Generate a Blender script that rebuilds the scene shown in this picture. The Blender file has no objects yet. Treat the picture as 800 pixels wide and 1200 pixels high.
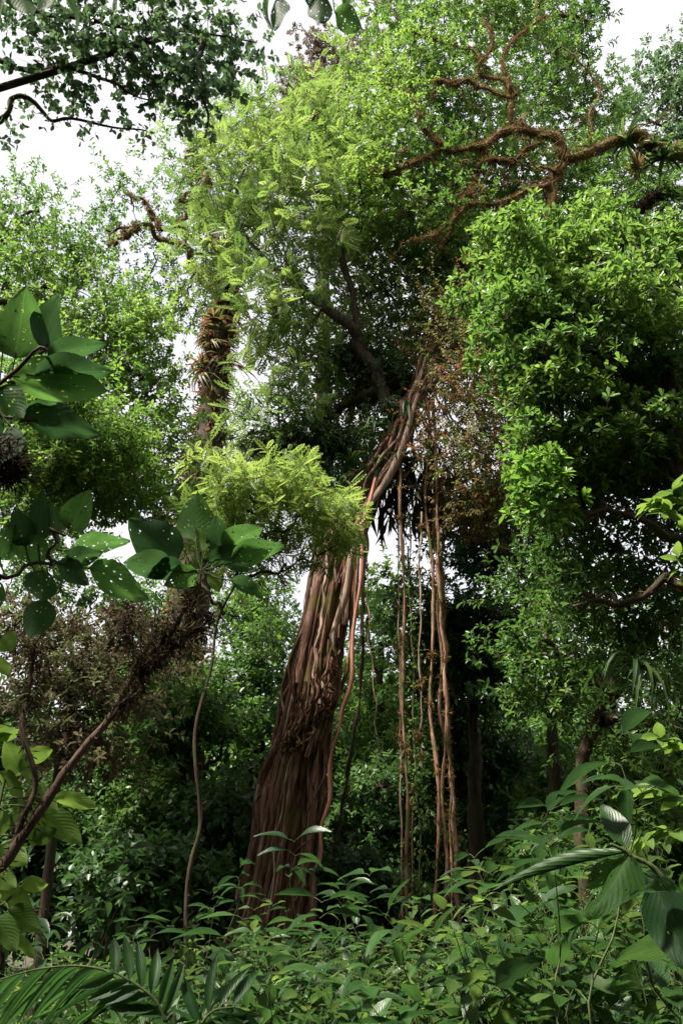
import bpy, math
import numpy as np
from mathutils import Matrix, Vector

scene = bpy.context.scene
col = scene.collection
rng = np.random.default_rng(7)
R = math.radians

# ---------------------------------------------------------------- camera
PITCH = R(28.0); CAMZ = 1.6; LENS = 28.0
cam_data = bpy.data.cameras.new('camera')
cam_data.sensor_fit = 'VERTICAL'; cam_data.sensor_height = 36.0; cam_data.lens = LENS
cam_data.clip_start = 0.05; cam_data.clip_end = 3000
cam = bpy.data.objects.new('camera', cam_data); col.objects.link(cam)
cam.location = (0, 0, CAMZ); cam.rotation_euler = (math.pi/2 + PITCH, 0, 0)
scene.camera = cam

# ---------------------------------------------------------------- sky
SUN_DIR = Vector((-0.42, -0.25, 0.875)).normalized()
SUN_EL = math.asin(SUN_DIR.z)
world = bpy.data.worlds.new('World'); scene.world = world; world.use_nodes = True
wn, wl = world.node_tree.nodes, world.node_tree.links
wn.clear()
w_out = wn.new('ShaderNodeOutputWorld'); w_bg = wn.new('ShaderNodeBackground')
w_sky = wn.new('ShaderNodeTexSky'); w_sky.sky_type = 'NISHITA'; w_sky.sun_disc = False
w_sky.sun_elevation = SUN_EL; w_sky.sun_rotation = math.atan2(SUN_DIR.x, SUN_DIR.y)
w_sky.air_density = 1.0; w_sky.dust_density = 3.0
w_mix = wn.new('ShaderNodeMix'); w_mix.data_type = 'RGBA'
w_co = wn.new('ShaderNodeTexCoord'); w_no = wn.new('ShaderNodeTexNoise')
w_no.inputs['Scale'].default_value = 2.6; w_no.inputs['Detail'].default_value = 5
w_rp = wn.new('ShaderNodeMapRange')
w_rp.inputs['From Min'].default_value = 0.30; w_rp.inputs['From Max'].default_value = 0.56
w_rp.inputs['To Min'].default_value = 0.72; w_rp.inputs['To Max'].default_value = 0.97
wl.new(w_co.outputs['Generated'], w_no.inputs['Vector'])
wl.new(w_no.outputs['Fac'], w_rp.inputs['Value'])
wl.new(w_rp.outputs['Result'], w_mix.inputs['Factor'])
wl.new(w_sky.outputs['Color'], w_mix.inputs['A'])
w_mix.inputs['B'].default_value = (3.75, 3.70, 3.80, 1)
wl.new(w_mix.outputs['Result'], w_bg.inputs['Color'])
w_bg.inputs['Strength'].default_value = 0.10
wl.new(w_bg.outputs['Background'], w_out.inputs['Surface'])

# ---------------------------------------------------------------- sun behind thin cloud
sun_data = bpy.data.lights.new('sun', 'SUN'); sun_data.energy = 5.0; sun_data.angle = R(7)
sun_data.color = (1.0, 0.93, 0.81)
sun = bpy.data.objects.new('sun', sun_data); col.objects.link(sun)
sun.rotation_euler = SUN_DIR.to_track_quat('Z', 'Y').to_euler()
sun.location = (-10, 0, 40)

# ---------------------------------------------------------------- exposure
vs = scene.view_settings
vs.view_transform = 'Standard'; vs.look = 'None'; vs.exposure = 1.58; vs.gamma = 1.0
vs.use_curve_mapping = False
cy = scene.cycles
cy.max_bounces = 7; cy.diffuse_bounces = 4; cy.glossy_bounces = 2; cy.transmission_bounces = 4
cy.transparent_max_bounces = 8; cy.caustics_reflective = False; cy.caustics_refractive = False
cy.use_denoising = True; cy.sample_clamp_indirect = 4.0

# ================================================================ helpers
CAM = np.array([0, 0, CAMZ]); F = 1200 * LENS / 36.0
cP, sP = math.cos(PITCH), math.sin(PITCH)

def ray(px, py):
    fx, fy = (px - 400) / F, (600 - py) / F
    return np.array([fx, cP - fy * sP, sP + fy * cP])

def P(px, py, d):
    """world point seen at photo position px, py, standing d metres ahead along the ground"""
    v = ray(px, py)
    return CAM + v * (d / v[1])

def mpp(px, py, d):
    return (d / ray(px, py)[1]) / F

def unit(v):
    return v / np.maximum(np.linalg.norm(v, axis=-1, keepdims=True), 1e-9)

UP = np.array([0, 0, 1.0])

def ground_z(x, y):
    return 0.16*np.sin(x*0.31+1.0) + 0.13*np.sin(y*0.23+x*0.11) - 0.06*np.sin(x*0.9+y*0.7) - 0.1

def at_ground(px, d):
    v = ray(px, 1096)
    x = v[0] * d / v[1]
    return np.array([x, d, float(ground_z(x, d))])

# ---------------------------------------------------------------- mesh collector
class Geo:
    def __init__(s):
        s.v, s.f, s.m, s.t, s.n = [], [], [], [], 0
    def add(s, v, f, mat=0, tint=0.5):
        v = np.asarray(v, float).reshape(-1, 3); f = np.asarray(f, int)
        if len(v) == 0: return
        s.v.append(v); s.f.append(f + s.n); s.m.append(np.full(len(f), mat, int))
        s.t.append(np.broadcast_to(np.asarray(tint, float), (len(v),)))
        s.n += len(v)
    def mesh(s, name, mats, smooth=False):
        me = bpy.data.meshes.new(name)
        v = np.concatenate(s.v)
        me.vertices.add(len(v)); me.vertices.foreach_set('co', v.astype(np.float32).ravel())
        li = np.concatenate([f.ravel() for f in s.f])
        tot = np.concatenate([np.full(len(f), f.shape[1], int) for f in s.f])
        st = np.concatenate([[0], np.cumsum(tot)[:-1]])
        me.loops.add(len(li)); me.loops.foreach_set('vertex_index', li.astype(np.int32))
        me.polygons.add(len(tot)); me.polygons.foreach_set('loop_start', st.astype(np.int32))
        for m in mats: me.materials.append(m)
        me.polygons.foreach_set('material_index', np.concatenate(s.m).astype(np.int32))
        a = me.attributes.new('tint', 'FLOAT', 'POINT')
        a.data.foreach_set('value', np.clip(np.concatenate(s.t), 0, 1).astype(np.float32))
        me.update(calc_edges=True)
        if smooth: me.polygons.foreach_set('use_smooth', np.ones(len(tot), bool))
        return me

def link(name, me, parent=None, **props):
    o = bpy.data.objects.new(name, me); col.objects.link(o)
    if parent is not None:
        o.parent = parent
        o.matrix_parent_inverse = parent_inv(parent)
    for k, val in props.items():
        if val is not None: o[k] = val
    return o

def world_of(o):
    m = Matrix.LocRotScale(o.location, o.rotation_euler, o.scale)
    if o.parent is not None:
        m = world_of(o.parent) @ o.matrix_parent_inverse @ m
    return m

def parent_inv(p):
    return world_of(p).inverted()

def thing(name, loc, label, cat, group=None):
    o = bpy.data.objects.new(name, None); col.objects.link(o)
    o.location = tuple(float(c) for c in loc); o.empty_display_size = 0.2
    o['label'] = label; o['category'] = cat
    if group: o['group'] = group
    return o

def tag(o, label, cat, group=None):
    o['label'] = label; o['category'] = cat
    if group: o['group'] = group
    return o

def copy_tree(o, parent=None):
    c = o.copy(); col.objects.link(c)
    if parent is not None: c.parent = parent
    for ch in list(o.children): copy_tree(ch, c)
    return c

# ---------------------------------------------------------------- curves and tubes
def smooth_path(ctrl, n, wig=0.0, seed=0, freq=3.0):
    c = np.asarray(ctrl, float)
    if len(c) == 2: c = np.array([c[0], (c[0]+c[1])/2, c[1]])
    p = np.vstack([2*c[0]-c[1], c, 2*c[-1]-c[-2]])
    t = np.linspace(0, len(c)-1-1e-6, n); i = t.astype(int); u = (t - i)[:, None]
    a, b, d, e = p[i], p[i+1], p[i+2], p[i+3]
    q = 0.5*((2*b) + (-a+d)*u + (2*a-5*b+4*d-e)*u**2 + (-a+3*b-3*d+e)*u**3)
    if wig:
        r = np.random.default_rng(seed); s = np.linspace(0, 1, n)
        w = np.zeros((n, 3))
        for k in range(1, 4):
            ph = r.uniform(0, 6.28, 3); am = r.normal(0, 1, 3) / k
            w += am * np.sin(s[:, None]*freq*k*2.1*math.pi/2 + ph)
        env = np.minimum(1, np.minimum(s*6, 1))[:, None]
        q[:, :3] += (w - w[0]) * wig * env
    return q

def frames(p):
    t = unit(np.gradient(p, axis=0))
    ref = np.array([0.31, 0.87, 0.38]); a = np.zeros_like(t)
    v = np.cross(t[0], ref); v /= np.linalg.norm(v)
    for i in range(len(p)):
        v = v - t[i]*np.dot(v, t[i]); v /= max(np.linalg.norm(v), 1e-9); a[i] = v
    return t, a, np.cross(t, a)

def tube(g, p, r, sides=8, rough=0.0, mat=0, tint=0.5, flute=None, seed=0, cap=True):
    p = np.asarray(p, float); n = len(p)
    r = np.broadcast_to(np.asarray(r, float), (n,)) if np.ndim(r) else np.full(n, float(r))
    t, a, b = frames(p)
    th = np.linspace(0, 2*math.pi, sides, endpoint=False)
    rr = np.repeat(r[:, None], sides, 1)
    if rough:
        q = np.random.default_rng(seed)
        nz = q.normal(0, 1, (n, sides)); nz = (nz + np.roll(nz, 1, 1) + np.roll(nz, 1, 0))/1.8
        rr = rr*(1 + rough*nz)
    if flute is not None: rr = rr*flute(np.linspace(0, 1, n)[:, None], th[None, :])
    v = p[:, None] + rr[..., None]*(a[:, None]*np.cos(th)[None, :, None] + b[:, None]*np.sin(th)[None, :, None])
    i = np.arange(n-1)[:, None]*sides; j = np.arange(sides)[None]; k = (j+1) % sides
    f = np.stack([i+j, i+k, i+sides+k, i+sides+j], -1).reshape(-1, 4)
    g.add(v.reshape(-1, 3), f, mat, tint)
    if cap:
        g.add(np.vstack([v[-1], p[-1:] + t[-1:]*r[-1]*0.6]), np.stack([np.arange(sides), (np.arange(sides)+1) % sides, np.full(sides, sides)], -1), mat, tint)
    return v

# ---------------------------------------------------------------- leaves in bulk
def _t(v, f): return np.array(v, float), np.array(f, int)
T_SIMPLE = _t([(0,0,0),(.30,-.42,.07),(.30,.42,.07),(.68,-.40,.05),(.68,.40,.05),(1,0,-.14)],
              [(0,5,3,1),(0,2,4,5)])
T_RHOMB = _t([(0,0,0),(.5,-.5,.08),(1,0,-.10),(.5,.5,.08)], [(0,2,1),(0,3,2)])
T_OBOV = _t([(0,0,0),(.42,-.30,.06),(.42,.30,.06),(.80,-.48,.05),(.80,.48,.05),(1,0,-.05),(.6,0,-.03)],
            [(0,6,3,1),(6,5,3,3),(0,2,4,6),(6,4,5,5)])
def _obov():
    v, _ = T_OBOV
    return v, np.array([(0,6,1),(1,6,3),(6,5,3),(0,2,6),(2,4,6),(6,4,5)])
T_OBOV = _obov()
def _pinnate(pairs=6):
    v, f = [], []
    for i in range(pairs):
        u = 0.16 + 0.80*i/(pairs-1); L = 0.42*math.sin(math.pi*(0.22+0.72*i/(pairs-1)))+.06
        z = -0.22*u*u
        for s in (-1, 1):
            k = len(v); w = 0.080
            d = np.array([0.45, s*0.9, -0.16]); d /= np.linalg.norm(d)
            n = np.array([0.9, -s*0.45, 0])
            b0 = np.array([u, 0, z]); tip = b0 + d*L
            v += [b0, b0+d*L*.5-n*w, tip, b0+d*L*.5+n*w]
            f += [(k, k+1, k+2), (k, k+2, k+3)]
    k = len(v); v += [(0,-.008,0),(0,.008,0),(.98,0,-.21)]; f.append((k,k+1,k+2))
    return np.array(v, float), np.array(f, int)
T_PINN = _pinnate()

def leaves(g, pos, d, nrm, length, width, tmpl, tint, mat=0):
    tv, tf = tmpl
    d = unit(d); side = unit(np.cross(nrm, d)); nn = np.cross(d, side)
    L = np.broadcast_to(np.asarray(length, float), (len(pos),)); W = np.broadcast_to(np.asarray(width, float), (len(pos),))
    v = (pos[:, None] + d[:, None]*(tv[None, :, :1]*L[:, None, None])
         + side[:, None]*(tv[None, :, 1:2]*W[:, None, None]) + nn[:, None]*(tv[None, :, 2:]*L[:, None, None]))
    f = tf[None] + (np.arange(len(pos))*len(tv))[:, None, None]
    g.add(v.reshape(-1, 3), f.reshape(-1, tf.shape[1]), mat, np.repeat(np.broadcast_to(tint, (len(pos),)), len(tv)))

def shoots(g, base, d, L, k, leaf, wid, tmpl, tint, r, whorl=False, droop=0.25, mat=0, twig=None, upness=0.9):
    n = len(base); d = unit(d)
    a = unit(np.cross(d, r.normal(0, 1, (n, 3)))); b = np.cross(d, a)
    if twig is not None:
        tip = base + d*L[:, None]
        w = twig[1]
        tri = np.stack([base + a*w, base - a*.5*w + b*.87*w, base - a*.5*w - b*.87*w, tip], 1)
        ff = np.array([(0,1,3),(1,2,3),(2,0,3)])[None] + (np.arange(n)*4)[:, None, None]
        g.add(tri.reshape(-1, 3), ff.reshape(-1, 3), twig[0], 0.5)
    for j in range(k):
        t = (0.86 + 0.14*(j+.5)/k) if whorl else (0.15 + 0.85*(j+.7)/k)
        az = j*2.39996 + r.uniform(-.35, .35, n)
        rad = a*np.cos(az)[:, None] + b*np.sin(az)[:, None]
        c = 0.45 if whorl else 0.62
        ld = unit(d*c + rad*0.85 + r.normal(0, .22, (n, 3)) - UP*droop)
        nr = unit(UP*upness + r.normal(0, .42, (n, 3)) + d*0.25)
        ll = leaf*r.uniform(.7, 1.2, n)
        leaves(g, base + d*(L*t)[:, None], ld, nr, ll, ll*wid, tmpl, tint + r.normal(0, .09, n), mat)

def fuzz(g, p, rad, n, length, width, r, droop=0.8, mat=0, tint=(0.2, 0.8), spread=1.0):
    """ragged moss and dead fibres standing off a limb"""
    p = np.asarray(p, float)
    t, a, b = frames(p)
    i = r.integers(0, len(p)-1, n); u = r.random(n)[:, None]
    c = p[i]*(1-u) + p[i+1]*u; th = r.uniform(0, 6.283, n)
    radv = a[i]*np.cos(th)[:, None] + b[i]*np.sin(th)[:, None]
    rr = np.broadcast_to(np.asarray(rad, float), (len(p),))[i] if np.ndim(rad) else np.full(n, rad)
    pos = c + radv*(rr*0.85)[:, None]
    d = unit(radv*spread + r.normal(0, .45, (n, 3)) - UP*droop*r.uniform(0, 1, n)[:, None])
    ll = length*r.uniform(.35, 1.35, n)
    leaves(g, pos, d, unit(r.normal(0, 1, (n, 3))), ll, width*r.uniform(.6, 1.3, n), T_RHOMB, r.uniform(tint[0], tint[1], n), mat)

def moss_cloud(g, c, rad, n, length, width, r, droop=.6, mat=0, tint=(0, .9)):
    '''a soft ragged clump of fine fibres'''
    off = r.normal(0, 1, (n, 3)); off *= (.35 + .65*r.random(n))[:, None]
    d = unit(off + r.normal(0, .8, (n, 3)) - UP*droop)
    ll = length*r.uniform(.3, 1.4, n)
    leaves(g, np.asarray(c) + off*np.asarray(rad), d, unit(r.normal(0, 1, (n, 3))), ll, width*r.uniform(.6, 1.4, n), T_RHOMB, r.uniform(tint[0], tint[1], n), mat)

# ================================================================ materials
def new_mat(name):
    m = bpy.data.materials.new(name); m.use_nodes = True
    nt = m.node_tree; nt.nodes.clear()
    out = nt.nodes.new('ShaderNodeOutputMaterial')
    return m, nt.nodes, nt.links, out

def ramp(nodes, cols):
    cr = nodes.new('ShaderNodeValToRGB'); e = cr.color_ramp.elements
    while len(e) < len(cols): e.new(0.5)
    for k, (p, c) in enumerate(cols):
        e[k].position = p; e[k].color = (*c, 1)
    return cr

def leaf_mat(name, dark, mid, light, trans=0.42, rough=0.42, spec=0.4):
    m, N, L, out = new_mat(name)
    at = N.new('ShaderNodeAttribute'); at.attribute_name = 'tint'
    cr = ramp(N, [(0.0, dark), (0.5, mid), (1.0, light)])
    L.new(at.outputs['Fac'], cr.inputs['Fac'])
    bs = N.new('ShaderNodeBsdfPrincipled'); bs.inputs['Roughness'].default_value = rough
    bs.inputs['Specular IOR Level'].default_value = spec
    tr = N.new('ShaderNodeBsdfTranslucent'); hs = N.new('ShaderNodeHueSaturation')
    hs.inputs['Hue'].default_value = 0.487; hs.inputs['Saturation'].default_value = 1.0; hs.inputs['Value'].default_value = 1.9
    mx = N.new('ShaderNodeMixShader'); mx.inputs['Fac'].default_value = trans
    L.new(cr.outputs['Color'], bs.inputs['Base Color']); L.new(cr.outputs['Color'], hs.inputs['Color'])
    L.new(hs.outputs['Color'], tr.inputs['Color'])
    L.new(bs.outputs['BSDF'], mx.inputs[1]); L.new(tr.outputs['BSDF'], mx.inputs[2])
    L.new(mx.outputs['Shader'], out.inputs['Surface'])
    return m

def bark_mat(name, c0, c1, c2, moss=None, moss_amt=0.0, stretch=(9, 9, 1.4), bump=0.6, scale=1.0):
    m, N, L, out = new_mat(name)
    tc = N.new('ShaderNodeTexCoord'); mp = N.new('ShaderNodeMapping')
    mp.inputs['Scale'].default_value = tuple(s*scale for s in stretch)
    L.new(tc.outputs['Object'], mp.inputs['Vector'])
    n1 = N.new('ShaderNodeTexNoise'); n1.inputs['Scale'].default_value = 1.6; n1.inputs['Detail'].default_value = 7; n1.inputs['Roughness'].default_value = .68
    L.new(mp.outputs['Vector'], n1.inputs['Vector'])
    cr = ramp(N, [(0.30, c0), (0.52, c1), (0.72, c2)])
    L.new(n1.outputs['Fac'], cr.inputs['Fac'])
    at = N.new('ShaderNodeAttribute'); at.attribute_name = 'tint'
    hs = N.new('ShaderNodeHueSaturation')
    mr = N.new('ShaderNodeMapRange'); mr.inputs['To Min'].default_value = 0.55; mr.inputs['To Max'].default_value = 1.45
    L.new(at.outputs['Fac'], mr.inputs['Value']); L.new(mr.outputs['Result'], hs.inputs['Value'])
    L.new(cr.outputs['Color'], hs.inputs['Color'])
    colour = hs.outputs['Color']
    if moss:
        n2 = N.new('ShaderNodeTexNoise'); n2.inputs['Scale'].default_value = 1.3; n2.inputs['Detail'].default_value = 6
        L.new(tc.outputs['Object'], n2.inputs['Vector'])
        r2 = N.new('ShaderNodeMapRange'); r2.inputs['From Min'].default_value = 0.62-moss_amt; r2.inputs['From Max'].default_value = 0.72-moss_amt
        L.new(n2.outputs['Fac'], r2.inputs['Value'])
        mx = N.new('ShaderNodeMix'); mx.data_type = 'RGBA'
        L.new(r2.outputs['Result'], mx.inputs['Factor']); L.new(colour, mx.inputs['A']); mx.inputs['B'].default_value = (*moss, 1)
        colour = mx.outputs['Result']
    bs = N.new('ShaderNodeBsdfPrincipled'); bs.inputs['Roughness'].default_value = 0.85
    bs.inputs['Specular IOR Level'].default_value = 0.2
    L.new(colour, bs.inputs['Base Color'])
    bp = N.new('ShaderNodeBump'); bp.inputs['Strength'].default_value = bump; bp.inputs['Distance'].default_value = 0.03
    L.new(n1.outputs['Fac'], bp.inputs['Height']); L.new(bp.outputs['Normal'], bs.inputs['Normal'])
    L.new(bs.outputs['BSDF'], out.inputs['Surface'])
    return m

def big_leaf_mat(name, dark, light, vein, holes=0.0, trans=0.45, rough=0.5, vein_amt=0.3, spec=.3):
    """one broad leaf: midrib and side veins from its own uv, insect holes, per-leaf tone"""
    m, N, L, out = new_mat(name)
    uv = N.new('ShaderNodeUVMap'); sp = N.new('ShaderNodeSeparateXYZ'); L.new(uv.outputs['UV'], sp.inputs['Vector'])
    def math_(op, a, b=None):
        n = N.new('ShaderNodeMath'); n.operation = op
        for k, x in enumerate((a, b)):
            if x is None: continue
            if isinstance(x, (int, float)): n.inputs[k].default_value = x
            else: L.new(x, n.inputs[k])
        return n.outputs[0]
    av = math_('ABSOLUTE', math_('SUBTRACT', sp.outputs['Y'], 0.5))
    mid = math_('LESS_THAN', av, 0.016)
    ph = math_('SUBTRACT', math_('MULTIPLY', sp.outputs['X'], 9.0), math_('MULTIPLY', av, 7.0))
    fr = math_('ABSOLUTE', math_('SUBTRACT', math_('FRACT', ph), 0.5))
    side = math_('MULTIPLY', math_('LESS_THAN', fr, 0.05), 0.6)
    vn = math_('MAXIMUM', mid, side)
    oi = N.new('ShaderNodeObjectInfo')
    nz = N.new('ShaderNodeTexNoise'); nz.inputs['Scale'].default_value = 5; nz.inputs['Detail'].default_value = 4; nz.noise_dimensions = '4D'
    L.new(uv.outputs['UV'], nz.inputs['Vector']); L.new(math_('MULTIPLY', oi.outputs['Random'], 50), nz.inputs['W'])
    tone = math_('ADD', math_('MULTIPLY', oi.outputs['Random'], 0.65), math_('MULTIPLY', math_('SUBTRACT', nz.outputs['Fac'], 0.5), 0.9))
    cr = ramp(N, [(0.0, dark), (0.85, light)]); L.new(math_('ADD', tone, 0.15), cr.inputs['Fac'])
    mv = N.new('ShaderNodeMix'); mv.data_type = 'RGBA'
    L.new(math_('MULTIPLY', vn, vein_amt), mv.inputs['Factor']); L.new(cr.outputs['Color'], mv.inputs['A']); mv.inputs['B'].default_value = (*vein, 1)
    bs = N.new('ShaderNodeBsdfPrincipled'); bs.inputs['Roughness'].default_value = rough; bs.inputs['Specular IOR Level'].default_value = spec
    L.new(mv.outputs['Result'], bs.inputs['Base Color'])
    bp = N.new('ShaderNodeBump'); bp.inputs['Strength'].default_value = 0.25; bp.inputs['Distance'].default_value = 0.006; bp.invert = True
    hgt = math_('ADD', fr, math_('MULTIPLY', mid, 0.4)); L.new(hgt, bp.inputs['Height']); L.new(bp.outputs['Normal'], bs.inputs['Normal'])
    tr = N.new('ShaderNodeBsdfTranslucent'); hs = N.new('ShaderNodeHueSaturation')
    hs.inputs['Hue'].default_value = 0.485; hs.inputs['Value'].default_value = 1.9
    L.new(mv.outputs['Result'], hs.inputs['Color']); L.new(hs.outputs['Color'], tr.inputs['Color'])
    mx = N.new('ShaderNodeMixShader'); mx.inputs['Fac'].default_value = trans
    L.new(bs.outputs['BSDF'], mx.inputs[1]); L.new(tr.outputs['BSDF'], mx.inputs[2])
    sh = mx.outputs['Shader']
    if holes:
        vo = N.new('ShaderNodeTexVoronoi'); vo.voronoi_dimensions = '2D'; vo.inputs['Scale'].default_value = 8
        vo.inputs['Randomness'].default_value = 1.0
        va = N.new('ShaderNodeVectorMath'); va.operation = 'ADD'
        cx = N.new('ShaderNodeCombineXYZ'); L.new(math_('MULTIPLY', oi.outputs['Random'], 91), cx.inputs[0]); L.new(math_('MULTIPLY', oi.outputs['Random'], 37), cx.inputs[1])
        L.new(uv.outputs['UV'], va.inputs[0]); L.new(cx.outputs['Vector'], va.inputs[1]); L.new(va.outputs['Vector'], vo.inputs['Vector'])
        vc = N.new('ShaderNodeSeparateColor'); L.new(vo.outputs['Color'], vc.inputs['Color'])
        h = math_('LESS_THAN', vo.outputs['Distance'], math_('MULTIPLY', math_('SUBTRACT', vc.outputs[0], 1.0-holes), 0.55))
        tp = N.new('ShaderNodeBsdfTransparent'); mh = N.new('ShaderNodeMixShader')
        L.new(h, mh.inputs['Fac']); L.new(sh, mh.inputs[1]); L.new(tp.outputs['BSDF'], mh.inputs[2]); sh = mh.outputs['Shader']
    L.new(sh, out.inputs['Surface'])
    return m

M = {}
M['fresh'] = leaf_mat('foliage_fresh', (.026,.070,.014), (.066,.150,.026), (.14,.24,.040), .44)
M['pinn'] = leaf_mat('foliage_pinnate', (.044,.092,.020), (.096,.168,.034), (.17,.24,.055), .48, .45, .3)
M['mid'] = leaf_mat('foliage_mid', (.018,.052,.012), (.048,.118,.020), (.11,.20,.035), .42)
M['olive'] = leaf_mat('foliage_olive', (.030,.062,.014), (.075,.125,.026), (.13,.18,.042), .44)
M['dark'] = leaf_mat('foliage_dark', (.014,.042,.012), (.036,.090,.020), (.080,.15,.032), .38, .42, .4)
M['blue'] = leaf_mat('foliage_bluish', (.024,.058,.026), (.050,.096,.038), (.080,.14,.05), .5)
M['russet'] = leaf_mat('foliage_russet', (.055,.036,.024), (.075,.068,.032), (.062,.098,.030), .4, .6, .2)
M['brownleaf'] = leaf_mat('foliage_brown', (.13,.060,.024), (.13,.105,.034), (.095,.155,.038), .38, .6, .2)
M['grey'] = leaf_mat('foliage_grey_brown', (.07,.045,.035), (.10,.085,.055), (.09,.12,.05), .35, .6, .2)
M['moss'] = leaf_mat('moss', (.075,.042,.018), (.15,.098,.040), (.17,.15,.048), .35, .9, .05)
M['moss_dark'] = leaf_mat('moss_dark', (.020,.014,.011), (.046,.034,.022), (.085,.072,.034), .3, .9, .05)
M['brom'] = leaf_mat('bromeliad_leaf', (.085,.030,.022), (.13,.075,.03), (.09,.15,.035), .38, .5, .3)
M['strap'] = leaf_mat('strap_leaf', (.012,.032,.010), (.032,.075,.018), (.08,.13,.035), .35, .5, .3)
M['litter'] = leaf_mat('dead_leaf', (.035,.018,.010), (.09,.05,.025), (.16,.10,.05), .2, .8, .1)
M['bark'] = bark_mat('bark_brown', (.014,.009,.007), (.042,.028,.020), (.095,.068,.050), (.035,.04,.014), .14)
M['bark_red'] = bark_mat('bark_red_brown', (.018,.009,.006), (.090,.040,.025), (.24,.14,.095), (.075,.058,.018), .09, (7, 7, .7))
M['strand'] = bark_mat('root_bark', (.034,.015,.010), (.165,.080,.052), (.38,.26,.20), (.085,.062,.020), .09, (9, 9, .9))
M['strand_pale'] = bark_mat('root_bark_pale', (.10,.064,.048), (.24,.17,.13), (.38,.30,.245), None, 0, (9, 9, 1.2))
M['strand_pink'] = bark_mat('root_bark_pink', (.18,.07,.05), (.32,.14,.10), (.40,.22,.16), None, 0, (9, 9, 1.2))
M['liana'] = bark_mat('liana_bark', (.13,.062,.040), (.26,.15,.10), (.38,.26,.19), (.10,.10,.03), .06, (14, 14, 2.5))
M['mossbark'] = bark_mat('mossy_bark', (.030,.018,.011), (.090,.055,.030), (.17,.12,.066), (.12,.092,.032), .20, (5, 5, 5), 1.0)
M['twig'] = bark_mat('twig_bark', (.03,.02,.014), (.075,.05,.034), (.14,.10,.07), None, 0, (6, 6, 6), .2)
M['stem'] = bark_mat('green_stem', (.03,.045,.018), (.065,.085,.032), (.12,.13,.05), None, 0, (10, 10, 3), .2)
M['big'] = big_leaf_mat('broad_leaf_eaten', (.018,.060,.014), (.050,.130,.024), (.10,.19,.05), holes=.46, trans=.66, rough=.6, spec=.2)
M['bigdark'] = big_leaf_mat('broad_leaf_dark', (.010,.034,.012), (.026,.072,.018), (.05,.10,.03), holes=.28, trans=.5, rough=.6, spec=.2)
M['under'] = big_leaf_mat('understory_leaf', (.009,.032,.009), (.034,.092,.018), (.07,.14,.04), trans=.40, rough=.40, spec=.4)
M['under_y'] = big_leaf_mat('understory_leaf_yellow', (.045,.10,.018), (.10,.18,.028), (.16,.24,.06), trans=.5)
M['right_leaf'] = big_leaf_mat('glossy_leaf', (.045,.13,.015), (.11,.26,.025), (.20,.34,.06), trans=.46, rough=.45)
M['palm'] = big_leaf_mat('palm_leaflet', (.012,.044,.012), (.034,.105,.020), (.07,.15,.04), trans=.42, rough=.42)

def ground_mat():
    m, N, L, out = new_mat('forest_floor')
    tc = N.new('ShaderNodeTexCoord')
    n1 = N.new('ShaderNodeTexNoise'); n1.inputs['Scale'].default_value = 3.5; n1.inputs['Detail'].default_value = 9; n1.inputs['Roughness'].default_value = .7
    L.new(tc.outputs['Object'], n1.inputs['Vector'])
    cr = ramp(N, [(.32, (.016,.011,.008)), (.5, (.045,.030,.018)), (.62, (.035,.05,.016)), (.75, (.09,.062,.036))])
    L.new(n1.outputs['Fac'], cr.inputs['Fac'])
    bs = N.new('ShaderNodeBsdfPrincipled'); bs.inputs['Roughness'].default_value = .95
    L.new(cr.outputs['Color'], bs.inputs['Base Color'])
    bp = N.new('ShaderNodeBump'); bp.inputs['Strength'].default_value = .8; bp.inputs['Distance'].default_value = .06
    L.new(n1.outputs['Fac'], bp.inputs['Height']); L.new(bp.outputs['Normal'], bs.inputs['Normal'])
    L.new(bs.outputs['BSDF'], out.inputs['Surface'])
    return m
M['ground'] = ground_mat()

# ================================================================ ground
def build_ground():
    g = Geo()
    xs = np.concatenate([[-900, -400, -200, -120], np.linspace(-70, 70, 90), [120, 200, 400, 900]])
    X, Y = np.meshgrid(xs, xs + 20)
    Z = ground_z(X, Y)*np.clip(1.6 - np.hypot(X, Y-20)/90, 0, 1)
    n = len(xs)
    v = np.stack([X, Y, Z], -1).reshape(-1, 3)
    i = np.arange(n-1)[:, None]*n + np.arange(n-1)[None]
    f = np.stack([i, i+1, i+n+1, i+n], -1).reshape(-1, 4)
    g.add(v, f)
    o = link('ground', g.mesh('ground', [M['ground']], True))
    o['kind'] = 'structure'
build_ground()

# ================================================================ tree builder
def lobe(px, py, d, rx, ry, rd=None, w=1.0, tint=0.5):
    s = mpp(px, py, d)
    return dict(c=P(px, py, d), r=np.array([rx*s, rd if rd else (rx+ry)*.5*s, ry*s]), w=w, t=tint)

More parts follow.
